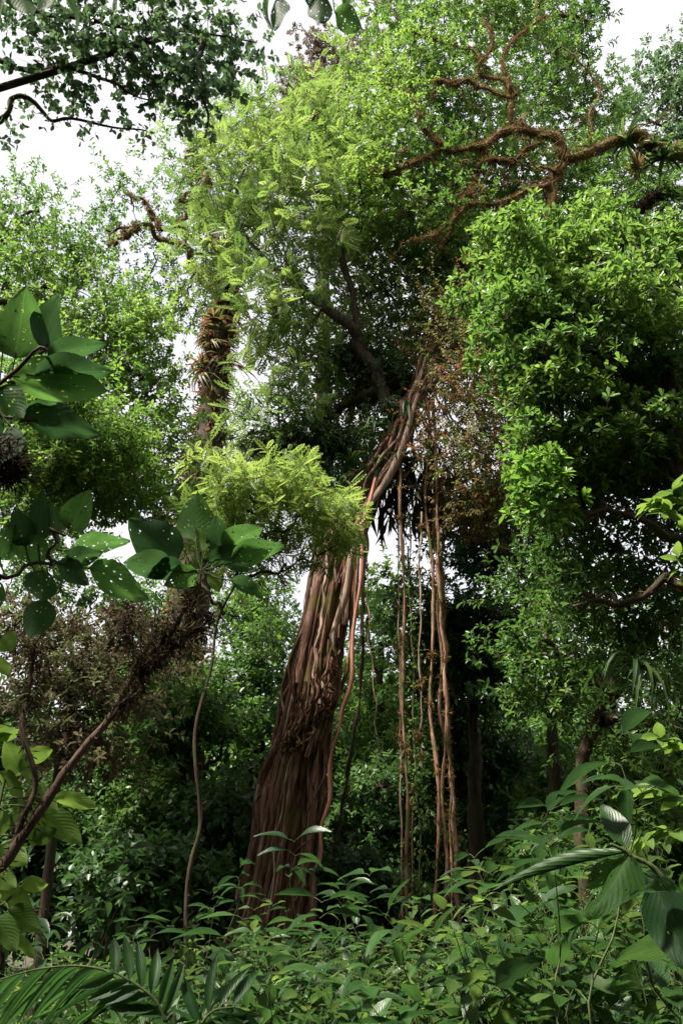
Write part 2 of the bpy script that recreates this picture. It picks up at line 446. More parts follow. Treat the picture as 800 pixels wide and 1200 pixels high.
def grow_crown(g, lobes, attach, r, leaf=.10, wid=.5, tmpl=T_SIMPLE, k=8, clumps=16, per=16, spread=.42,
               shoot=.30, whorl=False, droop=.25, upness=.9, twig_w=.006, branch_r=.035, mats=(0, 1), scatter_tint=.16, tips=None, sides=(6, 4)):
    """clumps of leafy shoots through the volume of each lobe, each carried by a branch from the nearest limb"""
    attach = np.asarray(attach)
    for lb in lobes:
        c, rad, w = lb['c'], lb['r'], lb['w']
        i = np.argmin(np.linalg.norm(attach - c, axis=1))
        a0 = attach[i]
        pth = smooth_path([a0, (a0+c)/2 + r.normal(0, .08, 3)*np.linalg.norm(c-a0), c], 9, .05*np.linalg.norm(c-a0), int(r.integers(1e6)))
        tube(g, pth, np.linspace(branch_r, branch_r*.55, 9), sides[0], .12, mats[1], .5, seed=int(r.integers(1e6)))
        vol = rad.prod()**(1/3)
        nc = max(4, int(clumps*w))
        u = unit(r.normal(0, 1, (nc, 3)))*(r.random(nc)**.42)[:, None]
        cc = c + u*rad
        src = np.vstack([pth[3:], cc[:1]])
        for q in cc:
            s0 = src[np.argmin(np.linalg.norm(src - q, axis=1) + .3*r.random(len(src)))]
            L = np.linalg.norm(q - s0)
            pp = smooth_path([s0, (s0+q)/2 + r.normal(0, .10, 3)*L + UP*.04*L, q], 6)
            tube(g, pp, np.linspace(branch_r*.45, branch_r*.16, 6), sides[1], 0, mats[1], .5, cap=False)
        ns = nc*per
        ci = np.repeat(np.arange(nc), per)
        off = r.normal(0, 1, (ns, 3))*spread*vol*np.array([1, 1, .62])
        base = cc[ci] + off
        d = unit(off*.9/vol + (cc[ci]-c)/vol*.6 + r.normal(0, .35, (ns, 3)) + UP*.30)
        tn = lb['t'] + r.normal(0, scatter_tint, nc)[ci] + r.normal(0, .05, ns)
        shoots(g, base, d, shoot*r.uniform(.6, 1.3, ns), k, leaf, wid, tmpl, tn, r, whorl, droop, mats[0], (mats[1], twig_w), upness)
        if tips is not None: tips.append((base + d*shoot, d, tn))

def limb_obj(name, parent, ctrl, r0, r1, mat, n=40, sides=9, wig=0.06, seed=1, freq=3, rough=.13, moss=0, moss_len=.10, moss_mat='moss', moss_w=.02, flute=None, droop=.7):
    p = smooth_path(ctrl, n, wig, seed, freq)
    g = Geo(); rad = np.linspace(r0, r1, n)
    tube(g, p, rad, sides, rough, seed=seed, flute=flute)
    o = link(name, g.mesh(name, [M[mat]], True), parent)
    if moss:
        gm = Geo(); fuzz(gm, p, rad, moss, moss_len, moss_w, np.random.default_rng(seed+5), droop)
        link('moss', gm.mesh('moss', [M[moss_mat]]), o, kind='stuff')
    return p, o

# ================================================================ the giant rope-rooted tree
DM = 16.0
def main_tree():
    r = np.random.default_rng(21)
    base = at_ground(318, DM)
    t = thing('strangler_fig', base, 'giant leaning tree with red-brown trunk sheathed in twisted ropy roots', 'tree')
    # trunk axis, px py depth, half width in photo px
    ax = [(306,1150,DM,48),(313,1110,DM,43),(328,1030,DM,39),(341,950,DM,35),(352,890,DM,32),(364,820,DM,28),(377,750,DM,25.5),(389,690,DM,24),(401,640,DM,21),(424,590,DM,17),(446,548,DM,13),(468,500,DM,10),(490,455,DM,9),(500,425,DM,8)]
    ctrl = np.array([np.append(P(a, b, d), w*mpp(a, b, d)) for a, b, d, w in ax])
    ctrl = np.vstack([[base[0]-.05, base[1], base[2]-.4, 1.0], ctrl])
    n = 130
    q = smooth_path(ctrl, n); p, rad = q[:, :3], q[:, 3]
    ph = r.uniform(0, 6.28, 8)
    def fl(s, th):
        f = 1 + .11*np.sin(5*th + ph[0] + 2.2*s) + .08*np.sin(9*th + ph[1] - 3*s) + .05*np.sin(15*th + ph[2] + 5*s) + .03*np.sin(23*th+ph[3])
        return f*(1 + .03*np.sin(40*s + 3*np.sin(th*2)))*.93
    g = Geo(); tube(g, p, rad, 56, .02, 0, .42, fl, 3)
    trunk = link('trunk', g.mesh('trunk', [M['bark_red']], True), t)
    T, A, B = frames(p)
    # ropy roots fused to the trunk
    def strand(t0, t1, th0, th1, r0, mat, off=1.0, seed=0, tint=.5, wob=.10, sides=6):
        rr = np.random.default_rng(seed); m = 50
        s = np.linspace(t0, t1, m)*(n-1); i = np.clip(s.astype(int), 0, n-2); u = (s-i)[:, None]
        c = p[i]*(1-u)+p[i+1]*u; a = A[i]*(1-u)+A[i+1]*u; b = B[i]*(1-u)+B[i+1]*u; R0 = rad[i]*(1-u[:,0])+rad[i+1]*u[:,0]
        x = np.linspace(0, 1, m)
        th = th0 + (th1-th0)*x + wob*np.sin(x*rr.uniform(4, 9)+rr.uniform(0, 6)) + wob*.6*np.sin(x*rr.uniform(11, 20)+rr.uniform(0, 6))
        ro = R0*off*(fl(np.linspace(t0, t1, m), th))*(1 + .03*np.sin(x*17+seed)) 
        q = c + (a*np.cos(th)[:, None] + b*np.sin(th)[:, None])*ro[:, None]
        w = r0*(1 + .28*np.sin(x*rr.uniform(6, 14)+rr.uniform(0, 6)) + .16*np.sin(x*31+seed))*np.clip(np.minimum(x*9, (1-x)*9)+.35, .3, 1)
        gg = Geo(); tube(gg, q, w, sides, .17, 0, tint, seed=seed)
        return q, link('root_strand', gg.mesh('root_strand', [M[mat]], True), t)
    for k in range(130):
        th = k/130*2*math.pi*3 + r.uniform(-.2, .2)
        t0 = r.choice([0.0, 0.02, r.uniform(.05, .5)]); t1 = min(1, t0 + r.uniform(.35, .95))
        strand(t0, t1, th, th + r.normal(0, .75), float(np.clip(r.lognormal(-3.35, .5), .014, .10)), r.choice(['strand', 'bark_red', 'strand_pale'], p=[.52, .36, .12]), r.uniform(.93, 1.09), k, r.uniform(.05, .95), r.uniform(.08, .2))
    for k in range(60):                       # fine rootlets over the thick ones
        th = r.uniform(0, 6.28); t0 = r.uniform(.1, .75); t1 = min(1, t0+r.uniform(.15, .45))
        strand(t0, t1, th, th+r.normal(0, .9), r.uniform(.010, .022), r.choice(['strand_pale', 'strand']), 1.10, 300+k, r.uniform(.4, .9), .16, 5)
    # pale twisting roots, and the pink one that leaves the trunk
    ropes = [([(490,462),(472,515),(448,562),(426,600),(413,648),(400,695),(389,735),(392,765),(379,800),(368,838),(358,880)], .075, 'strand_pale', 61, DM-.72),
             ([(440,560),(428,610),(421,690),(413,760),(405,825),(393,866),(387,905),(380,960),(374,1010)], .042, 'strand_pink', 62, DM-1.0),
             ([(512,440),(505,465),(497,485),(480,505),(462,535)], .045, 'strand_pale', 64, DM-.3),
             ([(455,540),(432,552),(418,575),(416,600),(410,650)], .045, 'strand', 66, DM-.3),
             ([(384,640),(381,700),(372,760),(366,815)], .035, 'strand_pale', 67, DM-.85),
             ([(420,640),(416,720),(407,780),(398,815),(384,850),(380,900)], .04, 'strand', 68, DM-.75),
             ([(470,500),(452,520),(430,548),(412,560),(400,590)], .045, 'strand', 69, DM-.4),
             ([(338,868),(326,920),(316,975),(306,1030),(300,1090)], .05, 'bark_red', 71, DM-.7)]
    for k in range(16):                       # braid of pale roots running up to the fork
        o1, o2 = r.normal(0, 9), r.normal(0, 7)
        ropes.append(([(506+o2+r.normal(0, 4), 425+r.uniform(-10, 20)), (488+o2, 465), (470+o1*.6+r.normal(0, 4), 508), (449+o1+r.normal(0, 4), 552), (428+o2*.8+r.normal(0, 4), 595), (409+o1*.9, 645), (398+o1+r.normal(0, 5), 690+r.uniform(-10, 60))],
                      r.uniform(.022, .06), r.choice(['strand_pale', 'strand', 'strand_pale']), 400+k, DM-.25-r.uniform(0, .35)))
    for k in range(20):                       # frayed edge of the upper root sheath
        u = r.random(); a, b = 335+u*52, 872-u*50
        ropes.append(([(a+10+r.normal(0, 3), b-70+r.normal(0, 12)), (a+5+r.normal(0, 2), b-30), (a+r.normal(0, 3), b+r.normal(0, 6)), (a-6+r.normal(0, 3), b+18+r.normal(0, 10))], r.uniform(.016, .034), r.choice(['strand', 'bark_red']), 430+k, DM-.82-.12*math.sin(u*3.1)))
    for pts, rr, mt, sd, dd in ropes:
        q = smooth_path([P(a, b, dd) for a, b in pts], 60, .03, sd, 5)
        x = np.linspace(0, 1, 60)
        gg = Geo(); tube(gg, q, rr*(1+.2*np.sin(x*19+sd))*(1-.25*x), 8, .10, 0, .6, seed=sd)
        link('root_strand', gg.mesh('root_strand', [M[mt]], True), t)
    # moss on the trunk: a shaggy ledge and patches
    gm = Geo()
    for u in np.linspace(0, 1, 12):
        moss_cloud(gm, P(333+u*54, 876-u*52+r.normal(0, 4), DM-.78-.14*math.sin(u*3.1)), (.09, .05, .08+.06*r.random()), 330, .07, .009, r, 1.2, tint=(.1, 1))
    fuzz(gm, p[8:60], rad[8:60]*1.05, 7000, .06, .010, r, .8, tint=(0, .8))  # real moss, thickened low down to put the trunk's shade into colour
    fuzz(gm, p[60:], rad[60:]*1.05, 3500, .08, .010, r, .9, tint=(.2, 1))
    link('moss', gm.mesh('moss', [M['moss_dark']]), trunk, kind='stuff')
    # limbs
    limbs = []
    def L(pts, r0, r1, seed, moss=500, mat='bark', **kw):
        q, o = limb_obj('limb', t, [P(a, b, d) for a, b, d in pts], r0, r1, mat, seed=seed, moss=moss, **kw); limbs.append(q); return q
    L([(470,500,DM),(448,450,DM),(428,412,DM-.2),(408,385,DM-.5),(380,360,DM-.7),(356,338,DM-.6),(340,300,DM-.5)], .20, .07, 31, 500, moss_mat='moss_dark')
    L([(420,402,DM-.2),(414,350,DM-.4),(402,290,DM-.6),(390,215,DM-.8),(384,150,DM-.8)], .10, .04, 32, 200)
    L([(497,440,DM),(512,400,DM),(532,350,DM+.3),(540,280,DM+.5),(530,200,DM+.8)], .22, .09, 33, 400)
    L([(505,425,DM),(540,400,DM-.5),(580,380,DM-.6),(620,370,DM-.6)], .12, .05, 34, 300)
    L([(360,340,DM-.6),(330,318,DM-.4),(300,290,DM),(270,240,DM+.3)], .07, .03, 35, 120)
    L([(450,455,DM),(400,480,DM+.6),(350,500,DM+1),(310,520,DM+1.2)], .14, .06, 36, 900, moss_mat='moss_dark', moss_len=.22)
    L([(510,430,DM),(545,470,DM-.3),(580,520,DM-.6),(605,580,DM-.8)], .06, .02, 37, 200)
    att = np.vstack(limbs)
    # feathery pinnate crown on the left limbs
    g = Geo(); D = DM-.4
    lob = [lobe(292,180,D+.5,50,46,1.5,1,.5), lobe(335,235,D,58,50,1.7,1.1,.55), lobe(285,262,D+.4,34,40,1.2,.8,.55), lobe(350,150,D+.4,50,46,1.5,1,.45),
           lobe(325,315,D-.2,50,38,1.4,.9,.6), lobe(388,200,D,45,60,1.6,1,.5), lobe(318,375,D-.1,30,30,1.0,.7,.6), lobe(378,270,D-.2,46,46,1.4,.8,.5),
           lobe(400,120,D+.5,35,50,1.3,.8,.55), lobe(330,480,D+.1,40,30,1.0,.8,.55), lobe(232,300,D+.3,26,26,.8,.4,.55), lobe(352,400,D+.4,34,36,1.0,.5,.5), lobe(268,215,D+.5,36,36,1.2,.7,.5)]
    grow_crown(g, lob, att, r, leaf=.50, wid=.50, tmpl=T_PINN, k=5, clumps=11, per=7, spread=.40, shoot=.42, droop=.22, upness=.9, branch_r=.04, scatter_tint=.2)
    link('crown', g.mesh('crown_pinnate', [M['pinn'], M['twig']]), t, kind='stuff', label='feathery light green pinnate foliage')
    # small-leaved central crown
    g = Geo(); D = DM+.8
    lob = [lobe(440,350,D,60,50,1.5,1,0.62), lobe(500,340,D,60,55,1.6,1.1,0.62), lobe(560,330,D,60,60,1.6,1.1,0.57), lobe(470,270,D+.6,70,50,1.8,1.1,0.57), lobe(550,250,D+.8,70,50,1.8,1.1,0.57),
           lobe(455,420,D+.5,50,45,1.2,1,0.47), lobe(400,330,D+.9,50,50,1.4,.8,0.57), lobe(420,470,D+1,50,50,1.3,1,0.47), lobe(540,410,D+.4,60,50,1.4,1,0.57), lobe(600,400,D+.4,50,60,1.4,1,0.57),
           lobe(385,440,D+1.2,50,55,1.3,1,0.52), lobe(430,540,D+1.2,36,40,1.0,.8,0.47), lobe(360,560,D+1.2,50,36,1.2,.8,0.47)]
    grow_crown(g, lob, att, r, leaf=.13, wid=.56, tmpl=T_RHOMB, k=9, clumps=20, per=20, spread=.38, shoot=.34)
    link('crown', g.mesh('crown_small', [M['olive'], M['twig']]), t, kind='stuff', label='dense small dark green leaves around the fork')
    # dark shaggy mass of old epiphytes in the fork
    g = Geo()
    for (a, b, s1, w) in ((440,438,3000,.42), (415,415,1500,.3), (468,455,2200,.32), (350,520,3000,.5), (318,528,1600,.4), (392,520,1800,.42), (470,560,500,.3), (425,560,700,.3)):
        c = P(a, b, DM+.25); moss_cloud(g, c, (w, w*.7, w*.6), s1, .17, .014, r, 1.2, tint=(0, .8))
        m = s1//16; moss_cloud(g, c, (w, w*.7, w*.7), m, .40, .022, r, 1.8, 1, (.3, 1))
        n2 = s1//12; shoots(g, c + r.normal(0, 1, (n2, 3))*np.array([w, w*.7, w*.7])*1.15, r.normal(0, 1, (n2, 3)), np.full(n2, .2), 6, .13, .4, T_SIMPLE, r.uniform(.2, .8, n2), r, droop=.7, mat=2)
    link('epiphyte_moss', g.mesh('epiphyte_moss', [M['moss_dark'], M['strap'], M['dark']]), t, kind='stuff', label='dark hanging moss and epiphytes in the fork')
    g = Geo()
    for (a, b, s1) in ((470,570,80), (488,555,80), (455,580,70), (505,540,60)):
        c = P(a, b, DM); q = np.array([c + r.normal(0, .40, 3) for _ in range(20)])
        fuzz(g, q, .2, s1, .8, .006, r, 6.0, tint=(.4, 1), spread=.4)
    link('rootlet_fringe', g.mesh('rootlet_fringe', [M['moss_dark']]), t, kind='stuff', label='fringe of fine hanging rootlets')
    return t, att
main_t, main_att = main_tree()

# brown-leaved vine curtain to the right of the trunk
def brown_vine():
    r = np.random.default_rng(5); D = DM-1.0
    t = thing('climbing_vine', P(520, 430, D), 'rust-brown leafy vine curtain draped beside the fork above the hanging roots', 'vine')
    att = []
    for k, pts in enumerate(([(505,425),(540,470),(585,520),(600,590)], [(510,420),(570,430),(610,470),(620,540)], [(505,430),(520,490),(545,550),(560,610)], [(515,400),(545,390),(590,400),(630,430)])):
        q, o = limb_obj('stem', t, [P(a, b, D) for a, b in pts], .03, .012, 'twig', seed=80+k, wig=.12, sides=6); att.append(q)
    g = Geo()
    lob = [lobe(540,470,D,45,45,1,1,.5), lobe(580,520,D,42,50,1,1,.6), lobe(545,550,D,40,45,.9,1,.5), lobe(588,585,D,28,36,.8,.7,.6), lobe(560,420,D,45,35,1,.9,.65), lobe(530,380,D,45,35,1,.8,.7), lobe(600,460,D,35,45,.9,.8,.7), lobe(560,600,D+.3,30,26,.8,.6,.5)]
    grow_crown(g, lob, np.vstack(att), r, leaf=.09, wid=.56, tmpl=T_RHOMB, k=8, clumps=22, per=20, spread=.42, shoot=.34, droop=.6, branch_r=.016, twig_w=.004, scatter_tint=.28)
    link('foliage', g.mesh('vine_foliage', [M['brownleaf'], M['twig']]), t, kind='stuff')
brown_vine()

# ================================================================ hanging aerial roots
def liana(pts, rad, label, seed, D, mat='liana', name='hanging_root', leafy=0, tuft=260, group='aerial roots hanging beside the trunk', cat='aerial root'):
    r = np.random.default_rng(seed)
    top = [P(a, b, D) for a, b in pts]
    q = smooth_path(top, 90, .025, seed, 6)
    t = thing(name, q[-1], label, cat, group)
    g = Geo(); x = np.linspace(0, 1, 90)
    tube(g, q, rad*(1 + .22*np.sin(x*60+seed) + .2*np.sin(x*23+seed*2)), 7, .14, 0, .55, seed=seed)
    link('stem', g.mesh('root_stem', [M[mat]], True), t)
    if tuft:
        g = Geo(); fuzz(g, q, rad, tuft*3, .07, .010, r, 1.0, tint=(.1, .8))
        for c in r.integers(5, 84, 12):
            qq = np.array([q[c] + r.normal(0, .03, 3) for _ in range(5)]); fuzz(g, qq, rad, 50, .10, .012, r, 1.0, tint=(.1, .9))
        link('moss_tuft', g.mesh('moss_tuft', [M['moss']]), t, kind='stuff')
    if leafy:
        g = Geo(); i = r.integers(0, 89, leafy); pos = q[i] + r.normal(0, .10, (leafy, 3))
        leaves(g, pos, unit(r.normal(0, 1, (leafy, 3)) - UP*.8), unit(r.normal(0, 1, (leafy, 3))+UP*.4), r.uniform(.05, .11, leafy), .06, T_SIMPLE, r.uniform(.3, .9, leafy))
        link('foliage', g.mesh('vine_leaves', [M['fresh']]), t, kind='stuff')
    return t
same = 'slender red-brown aerial root hanging straight down with tufts of dead moss'
liana([(470,470),(470,560),(472,700),(474,850),(477,1000),(480,1135)], .032, 'lone brown aerial root hanging closest to the trunk', 1, DM-.6)
liana([(497,440),(497,520),(499,640),(503,800),(506,950),(510,1130)], .036, same, 2, DM-.4)
liana([(508,450),(508,540),(511,640),(516,780),(519,900),(522,1130)], .032, same, 3, DM-.2)
liana([(510,520),(513,640),(519,760),(526,880),(532,980),(540,1130)], .038, 'thickest brown aerial root, outermost of the hanging bundle', 4, DM-.5)
liana([(515,560),(519,680),(522,780),(527,900),(530,1130)], .026, same, 5, DM+.2)
liana([(466,560),(466,700),(468,850),(469,1000),(470,1135)], .016, 'thin pale root dangling beside the lone brown aerial root', 6, DM-.2, 'strand_pale', tuft=40)
liana([(494,600),(493,700),(494,820),(495,900)], .018, 'thin pale root ending in mid air inside the hanging bundle', 7, DM-.9, 'strand_pale', tuft=40)
liana([(480,560),(480,680),(483,760),(486,880),(492,1000),(494,1130)], .014, 'thin hanging vine clothed in small bright green leaves', 8, DM-.3, 'stem', 'leafy_vine', 420, 0, None, 'vine')
liana([(478,640),(478,730),(480,790),(482,900),(486,1130)], .022, 'dark knotted root hanging behind the green leafy vine', 9, DM+.4, 'bark', tuft=120)
liana([(427,630),(426,690),(423,800),(409,900),(396,980),(388,1090)], .038, 'dark slender trunk-like root hanging close behind the giant trunk', 10, DM+1.2, 'bark', tuft=200)
liana([(430,640),(430,720),(436,800),(441,870),(443,900)], .009, 'thread-thin bare root dangling between trunk and hanging bundle', 11, DM-1, 'strand_pale', tuft=0)

# ================================================================ rosettes of epiphytes
def rosette_mesh(name, mat, n, L, w, seed, arch=.9, up=.8):
    r = np.random.default_rng(seed); g = Geo(); S = 6
    for k in range(n):
        az = k*2.4 + r.uniform(-.3, .3); el = r.uniform(.15, 1.0)*up; l = L*r.uniform(.6, 1.15)
        h = np.array([math.cos(az), math.sin(az), 0]); sd = np.array([-h[1], h[0], 0])
        x = np.linspace(0, 1, S); c = h*(np.sin(x*1.3)*l*math.cos(el))[:, None] + UP*((x*math.sin(el)*l*1.2) - arch*l*x**2.1)[:, None]
        ww = w*np.sin(np.clip(x*.8+.22, 0, 1)*math.pi)**.7*r.uniform(.8, 1.2)
        v = np.concatenate([c + sd*ww[:, None], c - UP*w*.3, c - sd*ww[:, None]])
        f = [(i, i+1, S+i+1, S+i) for i in range(S-1)] + [(S+i, S+i+1, 2*S+i+1, 2*S+i) for i in range(S-1)]
        g.add(v, np.array(f), 0, r.uniform(0, 1))
    return g.mesh(name, [mat])
BROM = [rosette_mesh('bromeliad_a', M['brom'], 22, .55, .028, 1), rosette_mesh('bromeliad_b', M['brom'], 26, .45, .022, 2, 1.2), rosette_mesh('bromeliad_c', M['brom'], 18, .7, .03, 3, 1.3)]
STRAP = [rosette_mesh('strap_a', M['strap'], 16, .9, .045, 4, 1.3), rosette_mesh('strap_b', M['strap'], 20, .7, .032, 5, 1.0)]
def rosette(pos, meshes, label, group, scale, r, name='bromeliad', cat='bromeliad', tilt=None):
    o = link(name, meshes[r.integers(len(meshes))]); o.location = tuple(float(c) for c in pos)
    o.rotation_euler = (r.normal(0, .5), r.normal(0, .5), r.uniform(0, 6.28)) if tilt is None else tilt
    s = scale*r.uniform(.75, 1.25); o.scale = (s, s, s)
    return tag(o, label, cat, group)

# ================================================================ tree with bromeliad-clad trunk (behind, left)
def clad_tree():
    r = np.random.default_rng(33); D = 21.0
    b0 = at_ground(188, D)
    t = thing('forest_tree', b0, 'tall tree whose dark trunk is clad in reddish bromeliads, bare mossy limbs on top', 'tree')
    pts = [b0 - UP*.4, P(195,1000,D), P(212,800,D), P(228,660,D), P(240,560,D), P(250,470,D), P(257,400,D), P(266,330,D), P(278,285,D)]
    q, o = limb_obj('trunk', t, pts, .62, .30, 'bark', n=90, sides=16, wig=.05, seed=4, moss=2500, moss_len=.35, moss_w=.05, moss_mat='moss')
    att = []
    spec = [[(262,360),(235,310),(212,285),(190,270),(160,262),(130,262)], [(215,288),(212,262),(216,235),(222,205)], [(190,270),(178,250),(170,235),(150,225)],
            [(266,335),(250,290),(240,240),(236,200),(246,170)], [(278,290),(290,240),(300,200),(296,160)], [(240,225),(225,200),(210,180)], [(160,262),(140,275),(120,285)]]
    for k, sp in enumerate(spec):
        qq, _ = limb_obj('limb', t, [P(a, b, D-.3*k % 1) for a, b in sp], .16 if k in (0, 3) else .09, .04, 'mossbark', seed=50+k, wig=.12, freq=5, moss=500, moss_len=.16)
        att.append(qq)
    g = Geo()
    lob = [lobe(150,235,D,42,34,1.6,.9,.5), lobe(200,215,D,42,38,1.8,1,.5), lobe(240,165,D,42,38,1.8,1,.5), lobe(120,268,D,26,24,1.0,.6,.5), lobe(290,140,D,36,30,1.5,.8,.5), lobe(195,300,D+.5,50,30,1.5,.8,.45), lobe(165,330,D+.5,36,30,1.5,.8,.45), lobe(225,250,D+.8,40,40,1.5,.8,.5), lobe(215,355,D+1,36,36,1.4,.8,.45)]
    for lb in lob: lb['c'] = lb['c'] + np.array([0, .7, .3])
    grow_crown(g, lob, np.vstack(att), r, leaf=.17, wid=.48, tmpl=T_RHOMB, k=9, clumps=12, per=11, spread=.32, shoot=.42)
    link('crown', g.mesh('crown', [M['mid'], M['twig']]), t, kind='stuff')
    T, A, B = frames(q)
    for k in range(64):
        i = r.integers(38, 84); th = r.uniform(0, 6.28)
        pos = q[i] + (A[i]*math.cos(th) + B[i]*math.sin(th))*.45
        rosette(pos, BROM, 'reddish bromeliad rosette growing on the dark trunk behind the pinnate foliage', 'bromeliads on the dark trunk', 1.25, r)
clad_tree()
# ================================================================ gnarled tree reaching in from the right
def gnarled_tree():
    r = np.random.default_rng(44); D = 14.0
    b0 = at_ground(1000, D)
    t = thing('forest_tree', b0, 'huge tree with gnarled red-mossy limbs twisting through a dense small-leaved crown', 'tree')
    tr = [b0 - UP*.4, P(985,900,D), P(960,600,D), P(925,400,D), P(880,270,D), P(850,215,D)]
    limb_obj('trunk', t, tr, .75, .36, 'mossbark', n=80, sides=18, wig=.06, seed=9, moss=1500, moss_len=.2)
    att = []
    def L(sp, r0, r1, seed, moss=700, dd=0., **kw):
        q, o = limb_obj('limb', t, [P(a, b, D+dd) for a, b in sp], r0*.66, r1*.6, kw.pop('mat', 'mossbark'), seed=seed, wig=.045, freq=.45*len(sp)+1, n=60, moss=int(moss*2.4), moss_len=kw.pop('ml', .13)*.75, moss_w=.012, rough=.2, **kw); att.append(q); return q
    L([(855,225),(810,190),(767,172),(735,160),(705,174),(664,186),(650,166),(622,155),(585,157),(565,171),(535,178),(515,173),(500,156),(486,136)], .24, .05, 11, 2600, ml=.15)
    L([(664,186),(656,210),(648,240),(652,265),(656,290)], .085, .035, 12)
    L([(652,195),(644,215),(642,250),(650,280)], .06, .03, 13)
    L([(622,155),(611,138),(604,112),(586,92),(571,80),(577,55),(572,20)], .10, .04, 14, 800)
    L([(600,115),(570,104),(550,95),(528,98),(510,90)], .065, .03, 15)
    L([(644,216),(616,228),(590,237),(563,241),(540,251),(518,268),(490,285)], .085, .03, 16, 800)
    L([(634,166),(606,185),(580,187),(560,196)], .07, .03, 17)
    L([(566,172),(553,200),(546,226),(524,256),(512,285)], .06, .025, 18)
    L([(515,175),(490,191),(460,200),(438,204)], .06, .025, 19)
    L([(604,112),(590,70),(610,40),(640,20)], .06, .025, 20)
    L([(571,80),(545,60),(515,50),(480,40)], .05, .02, 21, 300, .5)
    L([(500,156),(480,120),(455,100),(440,70)], .05, .02, 22, 300, .5)
    L([(860,235),(815,226),(770,235),(748,246),(736,275),(725,300)], .16, .06, 23, 1500, 1.0, mat='bark', moss_mat='moss_dark', ml=.2)
    L([(540,251),(520,230),(490,235),(462,252)], .05, .02, 24, 200, .3)
    L([(590,237),(575,260),(560,285),(540,305)], .05, .02, 25, 300)
    L([(705,174),(690,140),(700,100),(672,70)], .07, .03, 26, 300, 1.2)
    main = np.vstack(att[:9]); r2 = np.random.default_rng(46)
    for k in range(34):
        a0 = main[r2.integers(10, len(main))]; d = unit(r2.normal(0, 1, 3)*np.array([1, .5, .8]) + np.array([-.2, .15, .1]))
        L_ = r2.uniform(.5, 1.6); q1 = a0 + d*L_*.5 + r2.normal(0, .16, 3); q2 = q1 + unit(d + r2.normal(0, .7, 3))*L_*.6
        qq, _ = limb_obj('limb', t, [a0, a0 + d*L_*.2 + r2.normal(0, .06, 3), q1, q2], r2.uniform(.018, .04), .008, 'mossbark', n=26, sides=6, wig=.05, freq=3, seed=600+k, moss=170, moss_len=.08, moss_w=.010, rough=.2)
        att.append(qq)
    g = Geo(); D1 = D + 2.0
    lob = [lobe(462,85,D1-.5,48,50,1.5,1,.9), lobe(440,165,D1-1,42,70,1.4,1.2,.85), lobe(425,235,D1-1,32,45,1.2,.9,.8), lobe(520,40,D1,60,50,1.8,1.1,.6), lobe(600,30,D1+.5,60,45,1.8,1.1,.55), lobe(520,125,D1+.3,55,55,1.8,1.2,.5),  # brighter tints along the left edge put sunlight into the leaf colour
           lobe(490,200,D1-.3,45,50,1.6,1,.35), lobe(570,130,D1+.6,60,55,1.8,1.1,.5), lobe(560,210,D1+.8,65,50,1.8,1.1,.5), lobe(480,275,D1-.8,70,35,1.5,1.1,.6), lobe(560,290,D1+.2,70,36,1.5,1.1,.5), lobe(620,220,D1+.8,55,55,1.6,1,.5),
           lobe(640,110,D1+1.2,50,50,1.6,1,.45), lobe(640,285,D1,50,30,1.3,.8,.5), lobe(690,130,D1+2,40,30,1.3,.7,.4), lobe(690,215,D1+.2,40,40,1.4,.9,.4), lobe(560,-30,D1,100,30,2,1.2,.5), lobe(700,270,D1,45,35,1.3,.9,.4), lobe(760,265,D1,50,35,1.4,.9,.4), lobe(765,205,D1+.5,35,25,1.0,.6,.35), lobe(780,320,D1,45,45,1.5,.9,.4), lobe(450,20,D1+.5,40,35,1.3,.8,.6)]
    tips = []
    grow_crown(g, lob, np.vstack(att), r, leaf=.122, wid=.56, tmpl=T_SIMPLE, k=8, clumps=22, per=23, spread=.36, shoot=.28, whorl=False, droop=.15, branch_r=.03, tips=tips)
    link('crown', g.mesh('crown', [M['fresh'], M['twig']]), t, kind='stuff')
    # feathery upper limb seen against the sky
    sp = [[(600,60),(618,30),(628,8),(622,-30)], [(626,36),(645,22),(668,20),(690,26)], [(628,40),(645,55),(660,70),(668,62)], [(628,10),(640,-5),(655,-20)]]
    at2 = []
    for k, s in enumerate(sp):
        q, o = limb_obj('limb', t, [P(a, b, D+4.5) for a, b in s], .09, .035, 'mossbark', seed=140+k, wig=.05, freq=3, moss=900, moss_len=.10, moss_w=.012); at2.append(q)
    g = Geo()
    lob = [lobe(650,10,D+5,36,30,1.2,.9,.4), lobe(675,55,D+5,28,36,1.0,.9,.4), lobe(690,20,D+5,18,25,.8,.6,.4), lobe(640,80,D+5,36,30,1.2,.8,.4), lobe(615,-10,D+5,40,20,1.2,.6,.4)]
    grow_crown(g, lob, np.vstack(at2), r, leaf=.22, wid=.30, k=10, clumps=12, per=11, spread=.36, shoot=.4, branch_r=.03)
    link('crown', g.mesh('crown_upper', [M['mid'], M['twig']]), t, kind='stuff')
    # hanging brown epiphytes on the big limb
    for (a, b, s) in ((735,165,1.3), (750,175,1.2), (765,170,1.4), (790,175,1.2), (778,185,1.2), (745,195,1.0), (690,172,.6), (610,140,.6), (640,160,.5), (655,178,.5)):
        rosette(P(a, b, D-.1), STRAP+BROM if b > 160 else BROM, 'shaggy epiphyte rosette perched on the thick gnarled limb', 'epiphytes on the gnarled limb', s, r, 'epiphyte', 'epiphyte')
gnarled_tree()

